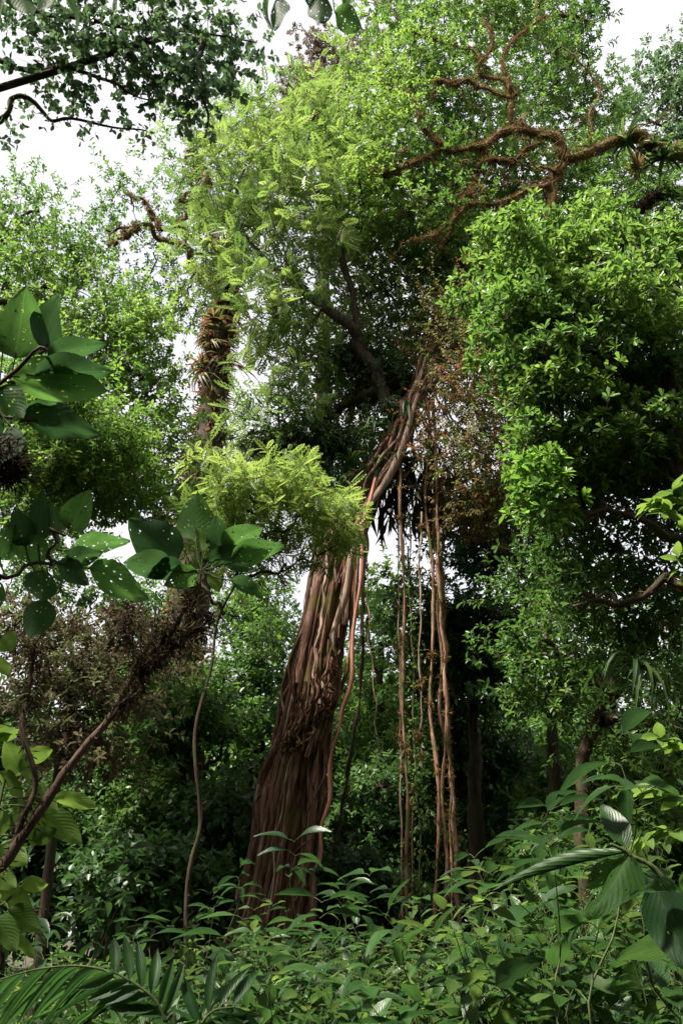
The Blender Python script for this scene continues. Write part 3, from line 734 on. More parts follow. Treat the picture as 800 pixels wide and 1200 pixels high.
# ================================================================ bright broad-crowned tree, right
def leaf_mesh(name, mat, wid=.5, nu=6, nv=4, shape='ovate', curl=.12, fold=.10, wave=.0, seed=0):
    r = np.random.default_rng(seed); v, uv = [], []
    for i in range(nu+1):
        u = i/nu
        if shape == 'ovate': w = (math.sin(math.pi*min(1, u**.75)))**.75*(1-.15*u)
        elif shape == 'obov': w = (math.sin(math.pi*u**1.5))**.7
        elif shape == 'lance': w = (math.sin(math.pi*u**.85))**.9
        else: w = math.sin(math.pi*(u*.9+.08))**.5
        w = max(w, .02)
        for j in range(nv+1):
            s = j/nv*2-1
            z = -curl*u*u + fold*abs(s)*w*.5 + wave*math.sin(u*9+s*2+seed)*abs(s)
            v.append((u, s*w*wid*.5, z)); uv.append((u, j/nv))
    f = [(i*(nv+1)+j, i*(nv+1)+j+1, (i+1)*(nv+1)+j+1, (i+1)*(nv+1)+j) for i in range(nu) for j in range(nv)]
    me = bpy.data.meshes.new(name); me.from_pydata(v, [], f); me.materials.append(mat)
    ul = me.uv_layers.new(name='UVMap')
    for lp in me.loops: ul.data[lp.index].uv = uv[lp.vertex_index]
    me.polygons.foreach_set('use_smooth', np.ones(len(f), bool)); me.update()
    return me

def orient(o, base, d, nrm, length, width=None, parent=None):
    d = unit(np.asarray(d, float)); s = unit(np.cross(nrm, d)); nn = np.cross(d, s); w = width or length
    m = Matrix(((d[0]*length, s[0]*w, nn[0]*length, base[0]), (d[1]*length, s[1]*w, nn[1]*length, base[1]), (d[2]*length, s[2]*w, nn[2]*length, base[2]), (0, 0, 0, 1)))
    if parent is not None:
        o.parent = parent; m = parent_inv(parent) @ m
    o.matrix_basis = m

RIGHT_LEAF = [leaf_mesh('glossy_leaf_a', M['right_leaf'], .42, 4, 2, 'obov', .10, .14), leaf_mesh('glossy_leaf_b', M['right_leaf'], .46, 4, 2, 'obov', .22, .10)]
def right_tree():
    r = np.random.default_rng(55); D = 9.5
    b0 = at_ground(850, D)
    t = thing('forest_tree', b0, 'dense bright green tree with glossy whorled leaves rising above the undergrowth', 'tree')
    limb_obj('trunk', t, [b0 - UP*.3, P(845,900,D), P(830,700,D+.2), P(800,560,D+.4), P(770,470,D+.5), P(740,400,D+.5)], .24, .09, 'bark', n=60, sides=12, wig=.05, seed=2, moss=500)
    att = []
    for k, s in enumerate(([(800,560),(750,540),(700,520),(660,500)], [(770,470),(720,430),(670,390),(640,350)], [(740,400),(720,350),(700,310)], [(830,690),(780,700),(720,710),(680,720)], [(820,640),(770,620),(720,600),(680,600)], [(770,470),(800,420),(820,370)])):
        q, o = limb_obj('limb', t, [P(a, b, D+.4) for a, b in s], .07, .02, 'bark', seed=70+k, wig=.06, moss=120, moss_len=.08); att.append(q)
    att = np.vstack(att)
    g = Geo(); tips = []
    lob = []
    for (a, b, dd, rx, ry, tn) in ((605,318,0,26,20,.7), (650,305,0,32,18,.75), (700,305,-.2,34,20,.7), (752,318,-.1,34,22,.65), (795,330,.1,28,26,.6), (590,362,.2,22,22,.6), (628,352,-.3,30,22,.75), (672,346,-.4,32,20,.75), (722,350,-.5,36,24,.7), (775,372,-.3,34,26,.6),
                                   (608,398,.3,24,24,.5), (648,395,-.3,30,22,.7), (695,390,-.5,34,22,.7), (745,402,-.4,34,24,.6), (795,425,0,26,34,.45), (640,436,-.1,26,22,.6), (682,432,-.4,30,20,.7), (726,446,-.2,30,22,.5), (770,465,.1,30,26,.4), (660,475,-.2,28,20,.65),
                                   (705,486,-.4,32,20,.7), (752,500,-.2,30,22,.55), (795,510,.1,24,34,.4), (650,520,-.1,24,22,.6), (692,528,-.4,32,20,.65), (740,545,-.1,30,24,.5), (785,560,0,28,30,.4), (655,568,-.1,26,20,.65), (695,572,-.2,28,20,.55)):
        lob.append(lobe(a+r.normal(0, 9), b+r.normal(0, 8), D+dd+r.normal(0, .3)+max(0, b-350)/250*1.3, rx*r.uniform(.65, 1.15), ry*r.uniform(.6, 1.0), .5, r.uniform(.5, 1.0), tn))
    for (a, b, dd) in ((572,300,.8), (590,282,.9), (628,282,.6), (668,280,.4), (716,276,.5), (762,286,.4), (790,296,.3), (566,340,.8), (580,395,.6), (612,440,.4), (618,470,.3), (622,520,.2), (628,560,.1), (606,425,.5), (640,600,.1), (740,300,.9), (690,262,1.0)):
        lob.append(lobe(a, b, D+dd, 18, 14, .35, .45, .6))
    kw = dict(leaf=.15, wid=.40, tmpl=T_OBOV, k=8, clumps=13, per=11, spread=.40, shoot=.22, whorl=True, droop=.02, upness=.7, branch_r=.022, twig_w=.005, scatter_tint=.12)
    grow_crown(g, lob, att, r, tips=tips, **kw)
    lob = [lobe(a, b, D+1.5+max(0, b-350)/250*1.2, 60, 46, .7, 1.6, .35) for a, b in ((640,350),(720,350),(790,380),(660,440),(740,450),(800,500),(690,530),(760,560))]
    grow_crown(g, lob, att, r, **kw)
    link('crown', g.mesh('crown', [M['fresh'], M['twig']]), t, kind='stuff')
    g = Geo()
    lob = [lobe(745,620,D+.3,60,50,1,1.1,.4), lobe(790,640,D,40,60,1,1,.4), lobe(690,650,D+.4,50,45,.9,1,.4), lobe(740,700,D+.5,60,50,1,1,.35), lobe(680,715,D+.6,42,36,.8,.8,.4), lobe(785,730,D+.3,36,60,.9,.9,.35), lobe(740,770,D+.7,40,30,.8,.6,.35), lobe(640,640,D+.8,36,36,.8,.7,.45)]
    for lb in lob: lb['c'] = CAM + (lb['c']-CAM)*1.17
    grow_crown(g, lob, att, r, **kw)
    link('crown', g.mesh('crown_lower', [M['mid'], M['twig']]), t, kind='stuff')  # same tree's leaves in darker green: shade put into the lower crown's colour
    B = np.vstack([x[0] for x in tips]); Dd = np.vstack([x[1] for x in tips])
    dist = np.linalg.norm(B - CAM, axis=1); idx = np.argsort(dist)[:75]
    for i in idx:
        a = unit(np.cross(Dd[i], r.normal(0, 1, 3))); b = np.cross(Dd[i], a)
        for j in range(4):
            az = j*1.57 + r.uniform(-.4, .4)
            o = link('leaf', RIGHT_LEAF[r.integers(2)])
            orient(o, B[i]-Dd[i]*.03, unit(Dd[i]*.5 + (a*math.cos(az)+b*math.sin(az)) + UP*.05), unit(UP + r.normal(0, .3, 3)), r.uniform(.14, .2), parent=t)
    # strap-leaved epiphyte and curved mossy bough below
    rosette(P(742,775,D+.3), STRAP[:1], 'dark strap-leaved epiphyte hanging under the bright green tree', None, .75, r, 'epiphyte', 'epiphyte', (.3, .2, 0))
    rosette(P(752,785,D+.3), STRAP[1:], 'smaller drooping epiphyte rosette beside the dark strap-leaved one', None, .7, r, 'epiphyte', 'epiphyte', (.5, -.3, 1))
right_tree()

# ================================================================ left canopy tree
def simple_tree(name, label, D, base_px, trunk, limbs, lobes_, mat, r0, seed, group=None, moss=600, bark='bark', upper=None, limb_r=.10, crown_kw=None, mossm='moss_dark'):
    r = np.random.default_rng(seed)
    b0 = at_ground(base_px, D)
    t = thing(name, b0, label, 'tree', group)
    limb_obj('trunk', t, [b0 - UP*.4] + [P(a, b, D) for a, b in trunk], r0, r0*.35, bark, n=60, sides=14, wig=.05, seed=seed, moss=moss, moss_len=.08, moss_w=.008, moss_mat=mossm)
    att = []
    for k, s in enumerate(limbs):
        q, o = limb_obj('limb', t, [P(a, b, D) for a, b in s], limb_r, limb_r*.35, bark, seed=seed*7+k, wig=.08, freq=5, moss=moss//2, moss_len=.08, moss_w=.009, moss_mat=mossm); att.append(q)
    if not att: att = [np.array([P(a, b, D) for a, b in trunk])]
    g = Geo(); kw = dict(leaf=.16, wid=.54 if D >= 17 else .48, k=9, clumps=15, per=13, spread=.36, shoot=.38, tmpl=T_RHOMB if D >= 17 else T_SIMPLE); kw.update(crown_kw or {})
    grow_crown(g, [lobe(*l) for l in lobes_], np.vstack(att), r, **kw)
    link('crown', g.mesh('crown', [M[mat], M['twig']]), t, kind='stuff')
    return t

simple_tree('forest_tree', 'leafy tree with a mossy bough leaning out, left of the bromeliad-clad trunk', 15.0, -90,
    [(-80,900),(-60,700),(-40,550),(-30,400),(-20,300)],
    [[(-30,480),(40,440),(95,462),(130,500),(158,532)], [(-25,380),(30,350),(80,340),(120,330)], [(-40,560),(40,545),(110,540),(160,545)], [(-20,300),(10,270),(40,240)], [(95,462),(140,440),(190,450)]],
    [(30,265,15,45,45,1.4,1,0.49), (5,330,15,40,40,1.3,.9,0.54), (75,330,15,50,36,1.4,1,0.64), (130,375,15,48,36,1.4,1,0.74), (60,395,15,50,40,1.4,1,0.64), (120,435,14.8,55,42,1.5,1.1,0.74), (175,405,15,36,40,1.3,.9,0.74), (172,465,15,36,36,1.2,.8,0.69),
     (60,470,15,50,40,1.4,1,0.59), (110,525,15,60,30,1.4,1,0.64), (30,540,15,50,40,1.3,.9,0.54), (180,535,15.2,42,30,1.2,.8,0.64), (70,585,15,60,26,1.3,.8,0.59), (165,590,15,50,26,1.2,.8,0.64), (235,600,15.5,40,26,1.2,.7,0.64), (20,610,15,40,40,1.3,.8,0.54),
     (60,475,13.0,46,34,1.2,.9,.6), (112,505,13.2,46,34,1.2,.9,.65), (28,535,13.0,46,34,1.2,.9,.55), (80,565,13.2,50,30,1.2,.9,.6), (135,550,13.3,42,28,1.1,.8,.65)], 'fresh', .42, 66,  # these front lobes are added to shade the foot of the giant trunk
    crown_kw=dict(leaf=.12, wid=.54, tmpl=T_RHOMB, clumps=18, per=20, k=9, shoot=.32))

simple_tree('forest_tree', 'small tree with light feathery foliage spreading in front of the giant trunk', 13.0, 235,
    [(222,1040),(236,960),(232,880),(246,800),(256,730),(278,680),(300,640)],
    [[(275,680),(310,640),(345,612),(390,610)], [(262,720),(240,650),(255,600)], [(300,640),(300,600),(290,575)], [(275,680),(330,668),(360,655),(400,640)]],
    [(300,590,13,45,26,.9,1,.75), (350,600,13,45,28,.9,1,.8), (390,620,12.6,32,26,.7,.9,.8), (270,570,13,36,22,.8,.8,.7), (330,640,13.2,40,20,.8,.7,.7), (255,625,13.4,36,30,.8,.8,.6), (290,655,13.2,36,24,.7,.6,.55), (345,570,13.2,36,20,.7,.6,.75)], 'pinn', .040, 67, moss=80, limb_r=.03,
    crown_kw=dict(leaf=.34, wid=.50, tmpl=T_PINN, k=5, clumps=9, per=7, spread=.40, shoot=.28, droop=.15, upness=1.5, branch_r=.015))

simple_tree('forest_tree', 'distant grey-brown crown showing against the white sky beyond the giant tree', 34.0, 380,
    [(378,600),(380,300),(380,130),(378,70)], [[(380,140),(350,125),(335,118)], [(380,110),(390,70),(388,48)], [(380,130),(400,110),(420,80)]],
    [(340,118,34,28,20,1.6,1,.4), (385,52,34,30,24,1.8,1,.4), (385,105,34,26,28,1.6,1,.4), (420,70,34,26,40,1.6,1,.5), (370,150,34,30,26,1.6,.8,.5)], 'grey', .5, 68,
    crown_kw=dict(leaf=.24, clumps=16, per=14, shoot=.4, wid=.5), limb_r=.14)

simple_tree('forest_tree', 'sparse bluish-green tree standing against the sky above the gnarled limb', 22.0, 1000,
    [(985,800),(950,500),(900,300),(860,200)], [[(860,200),(810,170),(770,145),(735,130)], [(870,215),(820,130),(780,90),(752,68)], [(810,170),(780,175),(750,180)]],
    [(757,100,22,34,30,1.4,1,.5), (790,72,22,22,26,1.2,.8,.5), (730,138,22,18,14,.8,.5,.5), (785,130,22,26,24,1.1,.7,.5), (770,170,22,34,18,1.1,.7,.45), (800,105,22,20,34,1,.7,.5), (700,190,22,26,22,1,.6,.5)], 'blue', .5, 69,
    crown_kw=dict(leaf=.26, clumps=10, per=9, shoot=.4, wid=.42, spread=.32))

# ================================================================ mid-distance forest
BG = 'background forest trees'
simple_tree('forest_tree', 'dark round-crowned tree behind the hanging aerial roots', 20.0, 560,
    [(556,1000),(555,880),(552,800),(550,750)], [[(552,800),(530,760),(515,730)], [(552,780),(580,740),(595,720)]],
    [(545,730,20,45,34,1.6,1.2,.3), (580,770,20,42,40,1.5,1.2,.3), (520,780,20.3,42,40,1.5,1.1,.35), (550,820,20,50,40,1.6,1.2,.3), (500,720,20.5,36,40,1.4,.9,.4)], 'dark', .22, 71, moss=300, crown_kw=dict(leaf=.2, clumps=18, per=14))
simple_tree('forest_tree', 'tree with a curved mossy trunk below the strap-leaved epiphyte', 14.0, 690,
    [(692,1000),(697,900),(706,845),(722,815),(728,770),(720,720)], [[(706,845),(740,850),(760,870)], [(722,815),(690,780),(650,750)], [(728,770),(760,740),(790,720)]],
    [(660,760,14.5,45,40,1.2,.9,.5), (620,700,15,42,50,1.3,.8,.5), (640,830,14.5,45,40,1.2,.9,.5), (770,850,14.5,40,36,1.2,.8,.6), (740,900,14.5,50,36,1.2,.8,.6), (690,700,15,40,40,1.2,.7,.45), (620,780,15,40,40,1.2,.8,.45)], 'mid', .13, 72, moss=1400, bark='bark', mossm='moss', crown_kw=dict(leaf=.15, clumps=13, per=11))
simple_tree('forest_tree', 'pale yellow-green tree glimpsed between the giant trunk and the hanging roots', 27.0, 450,
    [(448,1000),(447,850),(446,760)], [[(446,800),(430,740),(440,700)], [(446,780),(465,740),(470,700)]],
    [(440,700,27,32,34,1.7,1,.7), (455,760,27,36,40,1.8,1,.7), (430,810,27,34,40,1.7,1,.6), (470,820,27,34,40,1.7,1,.6), (445,870,27,42,34,1.8,1,.5)], 'fresh', .25, 73, moss=200, crown_kw=dict(leaf=.22, clumps=13, per=11))
simple_tree('forest_tree', 'shrubby tree with russet seed heads behind the broad eaten leaves', 8.0, 60,
    [(62,1000),(70,900),(85,830),(95,780)], [[(85,830),(50,780),(30,740)], [(95,800),(130,760),(150,720)]],
    [(120,840,8,50,40,.7,1.1,.5), (60,820,8,45,40,.7,1,.45), (130,770,8.2,50,36,.7,1,.35), (40,750,8.2,45,36,.7,.9,.3), (90,890,8,50,30,.7,.9,.5), (190,760,8.3,40,36,.6,.8,.3)], 'russet', .05, 74, moss=300, limb_r=.03, crown_kw=dict(leaf=.075, wid=.45, clumps=14, per=12, shoot=.2, branch_r=.012, twig_w=.004, scatter_tint=.3))

def bg_tree(px, D, top, wpx, hpx, mat, seed, label='', r0=.16, n=7, **kw):
    """a forest tree of its own: trunk px at the ground, crown centred at top"""
    r = np.random.default_rng(seed)
    lob = []
    for k in range(n):
        lob.append((px + r.uniform(-1, 1)*wpx*.65, top + r.uniform(-1, 1)*hpx*.7, D + r.uniform(-1, 1), wpx*r.uniform(.35, .55), hpx*r.uniform(.3, .45), wpx*mpp(px, top, D)*.5, 1, r.uniform(.3, .6)))
    tr = [(px + r.uniform(-6, 6), 1000 + (top-1000)*.3*k) for k in range(1, 4) if 1000 + (top-1000)*.3*k < 1080]
    lm = [[(px, top+hpx*.5), (px + s*wpx*.35, top+hpx*.2), (px + s*wpx*.6, top-hpx*.2)] for s in (-1, 1)] + [[(px, top+hpx*.4), (px+5, top), (px, top-hpx*.5)]]
    ck = dict(leaf=.2, clumps=13, per=11, shoot=.42, tmpl=T_RHOMB, k=8, wid=.56, sides=(5, 3)); ck.update(kw)
    return simple_tree('forest_tree', label, D, px, [(px, 1050)] + tr[:2] + [(px, top+hpx*.3)], lm, lob, mat, r0, seed, BG, 200, crown_kw=ck, limb_r=.07)

lb_dark = lb_mid = None
BGL = ['thicket tree behind the slim feathery sapling', 'thicket tree behind the russet shrubby tree', 'tall narrow tree just beside the giant trunk on its mossy-ledge side', 'understory tree in deep shade behind the broad-leafleted young palm',
       'understory tree in shade behind the mossy leaning sapling', 'understory tree right behind the lone aerial root', 'slim tree behind the bundle of hanging aerial roots', 'understory tree below the dark round crown',
       'thicket tree between the round dark crown and the curved mossy trunk', 'thicket tree behind the torn hanging leaf', 'thicket tree behind the pale-leaved leaning sapling', 'tall tree above the thicket, next to the dark round crown',
       'far tree showing through gaps beside the bright green tree', 'far tree behind the lower crown of the bright green tree', 'far tree behind the moss clumps of the leaning sapling', 'far tree filling the gap behind the large eaten leaves',
       'small far tree between the feathery spray and the russet tree', 'tree hidden directly behind the giant trunk', 'low understory tree at the foot of the hanging roots', 'understory tree behind the yellow-green soft-leaved shrub',
       'low tree behind the shrubs, in front of the curved mossy trunk', 'low tree under the strap-leaved epiphyte', 'low spreading tree behind the two palms', 'low spreading tree beside the foot of the giant trunk']
for k, (px, D, top, w, h, m, l) in enumerate([
    (215, 20, 880, 90, 90, 'mid', lb_mid), (130, 22, 940, 90, 90, 'dark', lb_dark), (290, 24, 830, 70, 110, 'mid', lb_mid), (250, 19, 1000, 90, 70, 'dark', lb_dark),
    (60, 18, 1000, 80, 80, 'dark', lb_dark), (420, 23, 960, 70, 90, 'dark', lb_dark), (480, 26, 930, 80, 100, 'dark', lb_dark), (570, 22, 930, 80, 80, 'dark', lb_dark),
    (640, 24, 920, 90, 90, 'mid', lb_mid), (720, 20, 960, 90, 70, 'mid', lb_mid), (800, 18, 900, 80, 90, 'mid', lb_mid), (610, 27, 810, 80, 90, 'mid', lb_mid),
    (690, 30, 780, 100, 90, 'mid', lb_mid), (790, 28, 760, 80, 100, 'mid', lb_mid), (180, 28, 760, 90, 90, 'mid', lb_mid), (60, 27, 720, 90, 110, 'mid', lb_mid),
    (300, 30, 720, 60, 70, 'mid', lb_mid), (365, 26, 930, 60, 100, 'dark', lb_dark), (530, 28, 990, 90, 60, 'dark', lb_dark), (10, 22, 860, 70, 90, 'dark', lb_dark),
    (655, 17, 1020, 80, 50, 'mid', lb_mid), (760, 15, 1010, 70, 50, 'mid', lb_mid), (180, 16, 1050, 100, 45, 'dark', lb_dark), (420, 18, 1050, 90, 45, 'dark', lb_dark)]):
    bg_tree(px, D, top, w, h, m, 900+k, clumps=(8 if top < 830 else 13), label=('dark leafy ' if m == 'dark' else 'mid green ') + BGL[k])

simple_tree('forest_tree', 'dark boughs with a hanging moss beard beside the brown vine curtain', 17.5, 655,
    [(652,1000),(648,850),(640,720),(632,640)], [[(640,690),(600,650),(570,635),(545,625)], [(575,636),(572,665),(574,700)], [(632,640),(610,600),(590,580)], [(640,700),(620,690),(600,700)]],
    [(600,625,17.5,40,26,1.2,1.1,.35), (560,612,17.8,40,26,1.2,1,.35), (575,660,17.5,26,24,.9,.8,.3), (625,590,17.8,26,30,1,.8,.4), (520,600,18.2,40,26,1.2,.8,.4), (640,670,17.5,36,36,1.2,.9,.4)], 'dark', .16, 75, moss=1500, crown_kw=dict(leaf=.15, clumps=15, per=14))

# the wood goes on behind: one far mass that cannot be counted
def far_wood():
    r = np.random.default_rng(99); g = Geo()
    lob = []
    for k in range(70):
        a = r.uniform(-.62, .62); D = r.uniform(34, 48)
        x = math.tan(a)*D; z = r.uniform(.5, 1)*r.choice([4, 8, 12])
        lob.append(dict(c=np.array([x, D, z]), r=np.array([r.uniform(2.5, 4), 2.0, r.uniform(2, 3.2)]), w=1.0, t=r.uniform(.2, .6)))
    for lb in lob:
        n = 340; u = unit(r.normal(0, 1, (n, 3)))*(r.random(n)**.4)[:, None]
        pos = lb['c'] + u*lb['r']
        shoots(g, pos, u + UP*.3, np.full(n, .6), 4, .55, .6, T_RHOMB, lb['t']+r.normal(0, .15, n), r)
    for lb in lob:
        p = smooth_path([np.array([lb['c'][0], lb['c'][1], -.5]), lb['c']], 8, .2, int(r.integers(1e6)))
        tube(g, p, np.linspace(.25, .1, 8), 6, .1, 1)
    o = link('distant_forest', g.mesh('distant_forest', [M['dark'], M['bark']]))
    tag(o, 'dark mass of distant forest closing the view behind all the trees', 'forest'); o['kind'] = 'stuff'
far_wood()
# ================================================================ foreground: broad eaten leaves on the left
BIG = [leaf_mesh('broad_leaf_%d' % k, M['big'], 1.0, 10, 6, 'ovate', .10 + .07*k, .08 + .05*k, .025, k) for k in range(3)]
BIGD = [leaf_mesh('broad_leaf_dark_%d' % k, M['bigdark'], 1.0, 10, 6, 'ovate', .12 + .08*k, .12 + .06*k, .03, k+5) for k in range(2)]
YEL = [leaf_mesh('soft_leaf_%d' % k, M['under_y'], 1.0, 8, 4, 'ovate', .15 + .1*k, .12, .03, k+9) for k in range(2)]

def px_leaf(parent, b, tip, wpx, d, meshes, r, dd=None, roll=None, name='leaf', label=None, stalk=None, g=None):
    """a leaf whose stalk end and tip are seen at b and tip"""
    dd = r.uniform(-.05, .05) if dd is None else dd
    A, B = P(b[0], b[1], d), P(tip[0], tip[1], d+dd)
    L = np.linalg.norm(B-A); w = wpx*mpp(b[0], b[1], d)
    n = unit(A-CAM)*.8 + UP*.5 + r.normal(0, .22, 3)
    n = n if roll is None else n + np.array(roll)
    o = link(name, meshes[r.integers(len(meshes))])
    orient(o, A, B-A, unit(n), L*1.06, w*1.12, parent)
    if label: o['label'] = label
    if g is not None and stalk is not None:
        S = P(*stalk, d); tube(g, smooth_path([S, (S+A)/2 - UP*.01, A, A + (B-A)*.08], 8), .0032, 5, 0, 0, .5)
    return o

def broad_leaf_plants():
    r = np.random.default_rng(12)
    # --- tree just outside the frame whose twigs reach in at the top and left
    b0 = np.array([-2.6, 1.7, float(ground_z(-2.6, 1.7))])
    t = thing('broad_leaved_tree', b0, 'near sapling tree with large insect-eaten leaves reaching in over the path', 'tree')
    limb_obj('trunk', t, [b0-UP*.2, b0+UP*2+np.array([.05, .1, 0]), b0+UP*4+np.array([.2, .2, 0]), b0+UP*5.6+np.array([.5, .5, 0])], .06, .03, 'bark', n=40, sides=10, wig=.03, seed=3, moss=200, moss_len=.05)
    top = b0+UP*5.3+np.array([.45, .4, 0])
    g = Geo()
    def twig(pts, r0, r1, sd):
        gt = Geo(); tube(gt, smooth_path(pts, 26, .02, sd, 4), np.linspace(r0, r1, 26), 6, .08, 0, .45, seed=sd)
        link('twig', gt.mesh('twig', [M['twig']], True), t)
    twig([top, P(40,-60,2.3), P(160,-30,2.3), P(300,-22,2.3), P(390,-18,2.3), P(440,-30,2.3)], .018, .005, 1)
    for (b, tp, w, st) in (((323,-2),(331,45),26,(318,-22)), ((316,-4),(306,31),16,(318,-22)), ((376,-10),(374,40),28,(372,-20)), ((392,14),(425,33),28,(388,-18)), ((402,-14),(418,6),22,(400,-20)), ((366,-8),(362,12),14,(366,-18)),
                           ((76,-8),(104,34),28,(80,-45)), ((22,-14),(32,26),30,(30,-55)), ((132,-12),(142,14),24,(130,-35)), ((0,-10),(8,30),26,(10,-60)), ((52,-14),(60,14),26,(60,-50)), ((180,-14),(190,8),24,(180,-30)), ((240,-12),(250,4),22,(240,-28))):
        px_leaf(t, b, tp, w, 2.3, BIG, r, stalk=st, g=g)
    c0 = b0+UP*2.6+np.array([.08, .15, 0])
    twig([c0, P(-60,480,2.5), P(0,450,2.5), P(30,428,2.5), P(52,408,2.5)], .012, .005, 2)
    twig([P(-60,480,2.5), P(-20,478,2.5), P(20,486,2.5), P(40,492,2.5)], .008, .004, 3)
    for (b, tp, w, ms, st) in (((18,420),(30,350),58,BIG,(14,438)), ((51,411),(62,353),44,BIGD,(50,411)), ((55,418),(118,400),30,BIGD,(46,412)), ((14,441),(126,452),52,BIG,(12,442)), ((40,440),(132,428),40,BIGD,(25,432)), ((24,488),(120,503),42,BIGD,(16,486)),
                               ((-6,455),(34,492),40,BIG,(-15,470)), ((4,408),(-16,362),36,BIG,(0,450)), ((14,500),(4,548),34,BIGD,(0,480)), ((-5,478),(-20,520),40,BIGD,(-20,478)), ((30,486),(66,470),20,BIGD,(20,486))):
        px_leaf(t, b, tp, w, 2.5, ms, r, stalk=st, g=g)
    c1 = b0+UP*1.9+np.array([.05, .1, 0])
    twig([c1, P(-60,700,2.6), P(0,681,2.6), P(48,663,2.6), P(68,640,2.6), P(84,620,2.6)], .011, .004, 4)
    for (b, tp, w, ms, st) in (((45,632),(50,584),28,BIGD,(48,663)), ((82,622),(100,580),36,BIG,(82,622)), ((88,642),(150,630),32,BIG,(66,644)), ((78,660),(120,643),26,BIGD,(60,655)), ((104,666),(176,698),42,BIG,(62,656)), ((58,650),(16,638),36,BIG,(60,652)),
                               ((50,668),(46,708),38,BIG,(50,664)), ((54,702),(36,748),34,BIGD,(52,672)), ((0,656),(14,618),34,BIG,(10,678)), ((30,640),(22,600),30,BIGD,(40,668)), ((68,628),(66,596),22,BIG,(70,636)), ((-8,675),(-20,720),40,BIG,(-8,684)), ((66,660),(108,682),28,BIGD,(55,660)), ((0,746),(16,760),30,YEL,(-20,720)), ((-6,782),(14,778),26,YEL,(-30,740))):
        px_leaf(t, b, tp, w, 2.6, ms, r, stalk=st, g=g)
    link('leaf_stalk', g.mesh('leaf_stalks', [M['stem']], True), t, kind='stuff')
    # --- mossy leaning sapling
    D = 3.1
    b1 = np.array([P(-60,1096,D)[0], D, float(ground_z(P(-60,1096,D)[0], D))])
    t2 = thing('mossy_sapling', b1, 'thin leaning sapling wrapped in dark moss, tipped with broad eaten leaves', 'sapling')
    q, o = limb_obj('trunk', t2, [b1-UP*.1, P(-30,1100,D), P(12,1000,D), P(75,905,D), P(122,848,D), P(160,786,D), P(200,735,D), P(226,696,D), P(236,668,D)], .022, .007, 'twig', n=70, sides=8, wig=.008, seed=6, moss=300, moss_len=.03, moss_w=.006, moss_mat='moss_dark')
    limb_obj('limb', t2, [P(160,786,D), P(190,770,D), P(222,745,D), P(258,712,D)], .010, .004, 'twig', seed=7, moss=700, moss_len=.035, moss_w=.003, moss_mat='moss_dark', wig=.01)
    limb_obj('limb', t2, [P(130,842,D), P(160,815,D), P(168,790,D), P(150,740,D), P(152,705,D)], .008, .003, 'twig', seed=8, moss=600, moss_len=.035, moss_w=.003, moss_mat='moss_dark', wig=.01)
    q3, o3 = limb_obj('limb', t2, [P(12,1000,D), P(40,930,D), P(32,860,D), P(36,800,D), P(46,752,D), P(60,710,D)], .012, .005, 'twig', seed=9, moss=300, moss_len=.035, moss_w=.006, moss_mat='moss_dark', wig=.012)
    g = Geo()
    for (a, b, rx, rz, n_) in ((166,772,.05,.06,2200), (200,742,.07,.05,2600), (185,765,.06,.06,1800), (228,712,.05,.04,1500), (42,775,.05,.07,2000), (36,815,.035,.06,1300), (148,815,.03,.05,1300), (85,732,.06,.04,700), (155,735,.03,.06,1000), (20,752,.06,.05,900), (110,770,.05,.05,600), (240,740,.04,.04,800)):
        moss_cloud(g, P(a, b, D), (rx*.9, .05, rz*.9), int(n_*.26), .034, .0015, r, .4, tint=(.2, 1))
    for (a, b, n_) in ((8,548,1800), (-8,530,1500)):
        moss_cloud(g, P(a, b, 2.5), (.05, .05, .04), n_, .035, .0025, r, .5, tint=(0, .7))
    link('moss_clump', g.mesh('moss_clump', [M['moss_dark']]), t2, kind='stuff')
    g = Geo()
    nd = (236, 668)
    for (b, tp, w, ms, st) in (((230,634),(231,586),44,BIG,nd), ((259,649),(254,608),30,BIGD,nd), ((262,646),(300,616),38,BIG,nd), ((270,656),(328,637),36,BIG,nd), ((206,660),(158,612),56,BIGD,nd), ((232,670),(196,684),28,BIG,nd), ((262,661),(304,668),12,BIG,nd),
                               ((270,680),(308,694),26,BIGD,nd), ((246,672),(258,692),18,YEL,nd), ((238,646),(235,622),20,YEL,nd), ((214,662),(176,672),30,BIGD,nd), ((244,660),(282,640),22,BIGD,nd), ((200,668),(150,655),40,BIGD,nd)):
        px_leaf(t2, b, tp, w, D-.05, ms, r, stalk=st, g=g)
    link('leaf_stalk', g.mesh('leaf_stalks', [M['stem']], True), t2, kind='stuff')
    # --- soft yellow-green leaved shrub at the left edge
    D = 3.6
    b2 = np.array([P(-40,1096,D)[0], D, float(ground_z(P(-40,1096,D)[0], D))])
    t3 = thing('leafy_shrub', b2, 'shrub with soft yellow-green leaves beside the mossy leaning sapling', 'shrub')
    st1, _ = limb_obj('stem', t3, [b2-UP*.1, P(-30,1060,D), P(-10,980,D), P(5,920,D), P(20,885,D)], .012, .005, 'stem', seed=12, wig=.01, sides=6)
    st2, _ = limb_obj('stem', t3, [b2-UP*.1, P(-20,1110,D), P(0,1060,D), P(25,1040,D)], .010, .004, 'stem', seed=13, wig=.01, sides=6)
    g = Geo()
    for (b, tp, w) in (((18,895),(52,918),26), ((24,905),(8,870),26), ((30,925),(72,948),30), ((62,935),(118,940),20), ((20,935),(38,975),28), ((50,950),(96,985),30), ((0,905),(30,935),28), ((5,950),(-14,985),30), ((38,985),(66,972),20), ((0,990),(36,1012),26), ((8,870),(-10,850),26), ((30,890),(60,878),22),
                       ((0,1045),(38,1058),28), ((10,1065),(48,1088),26), ((-5,1075),(24,1112),30), ((24,1040),(58,1032),20), ((-8,1020),(20,1040),24), ((10,1096),(46,1118),24), ((45,950),(40,990),22), ((-5,870),(20,850),24)):
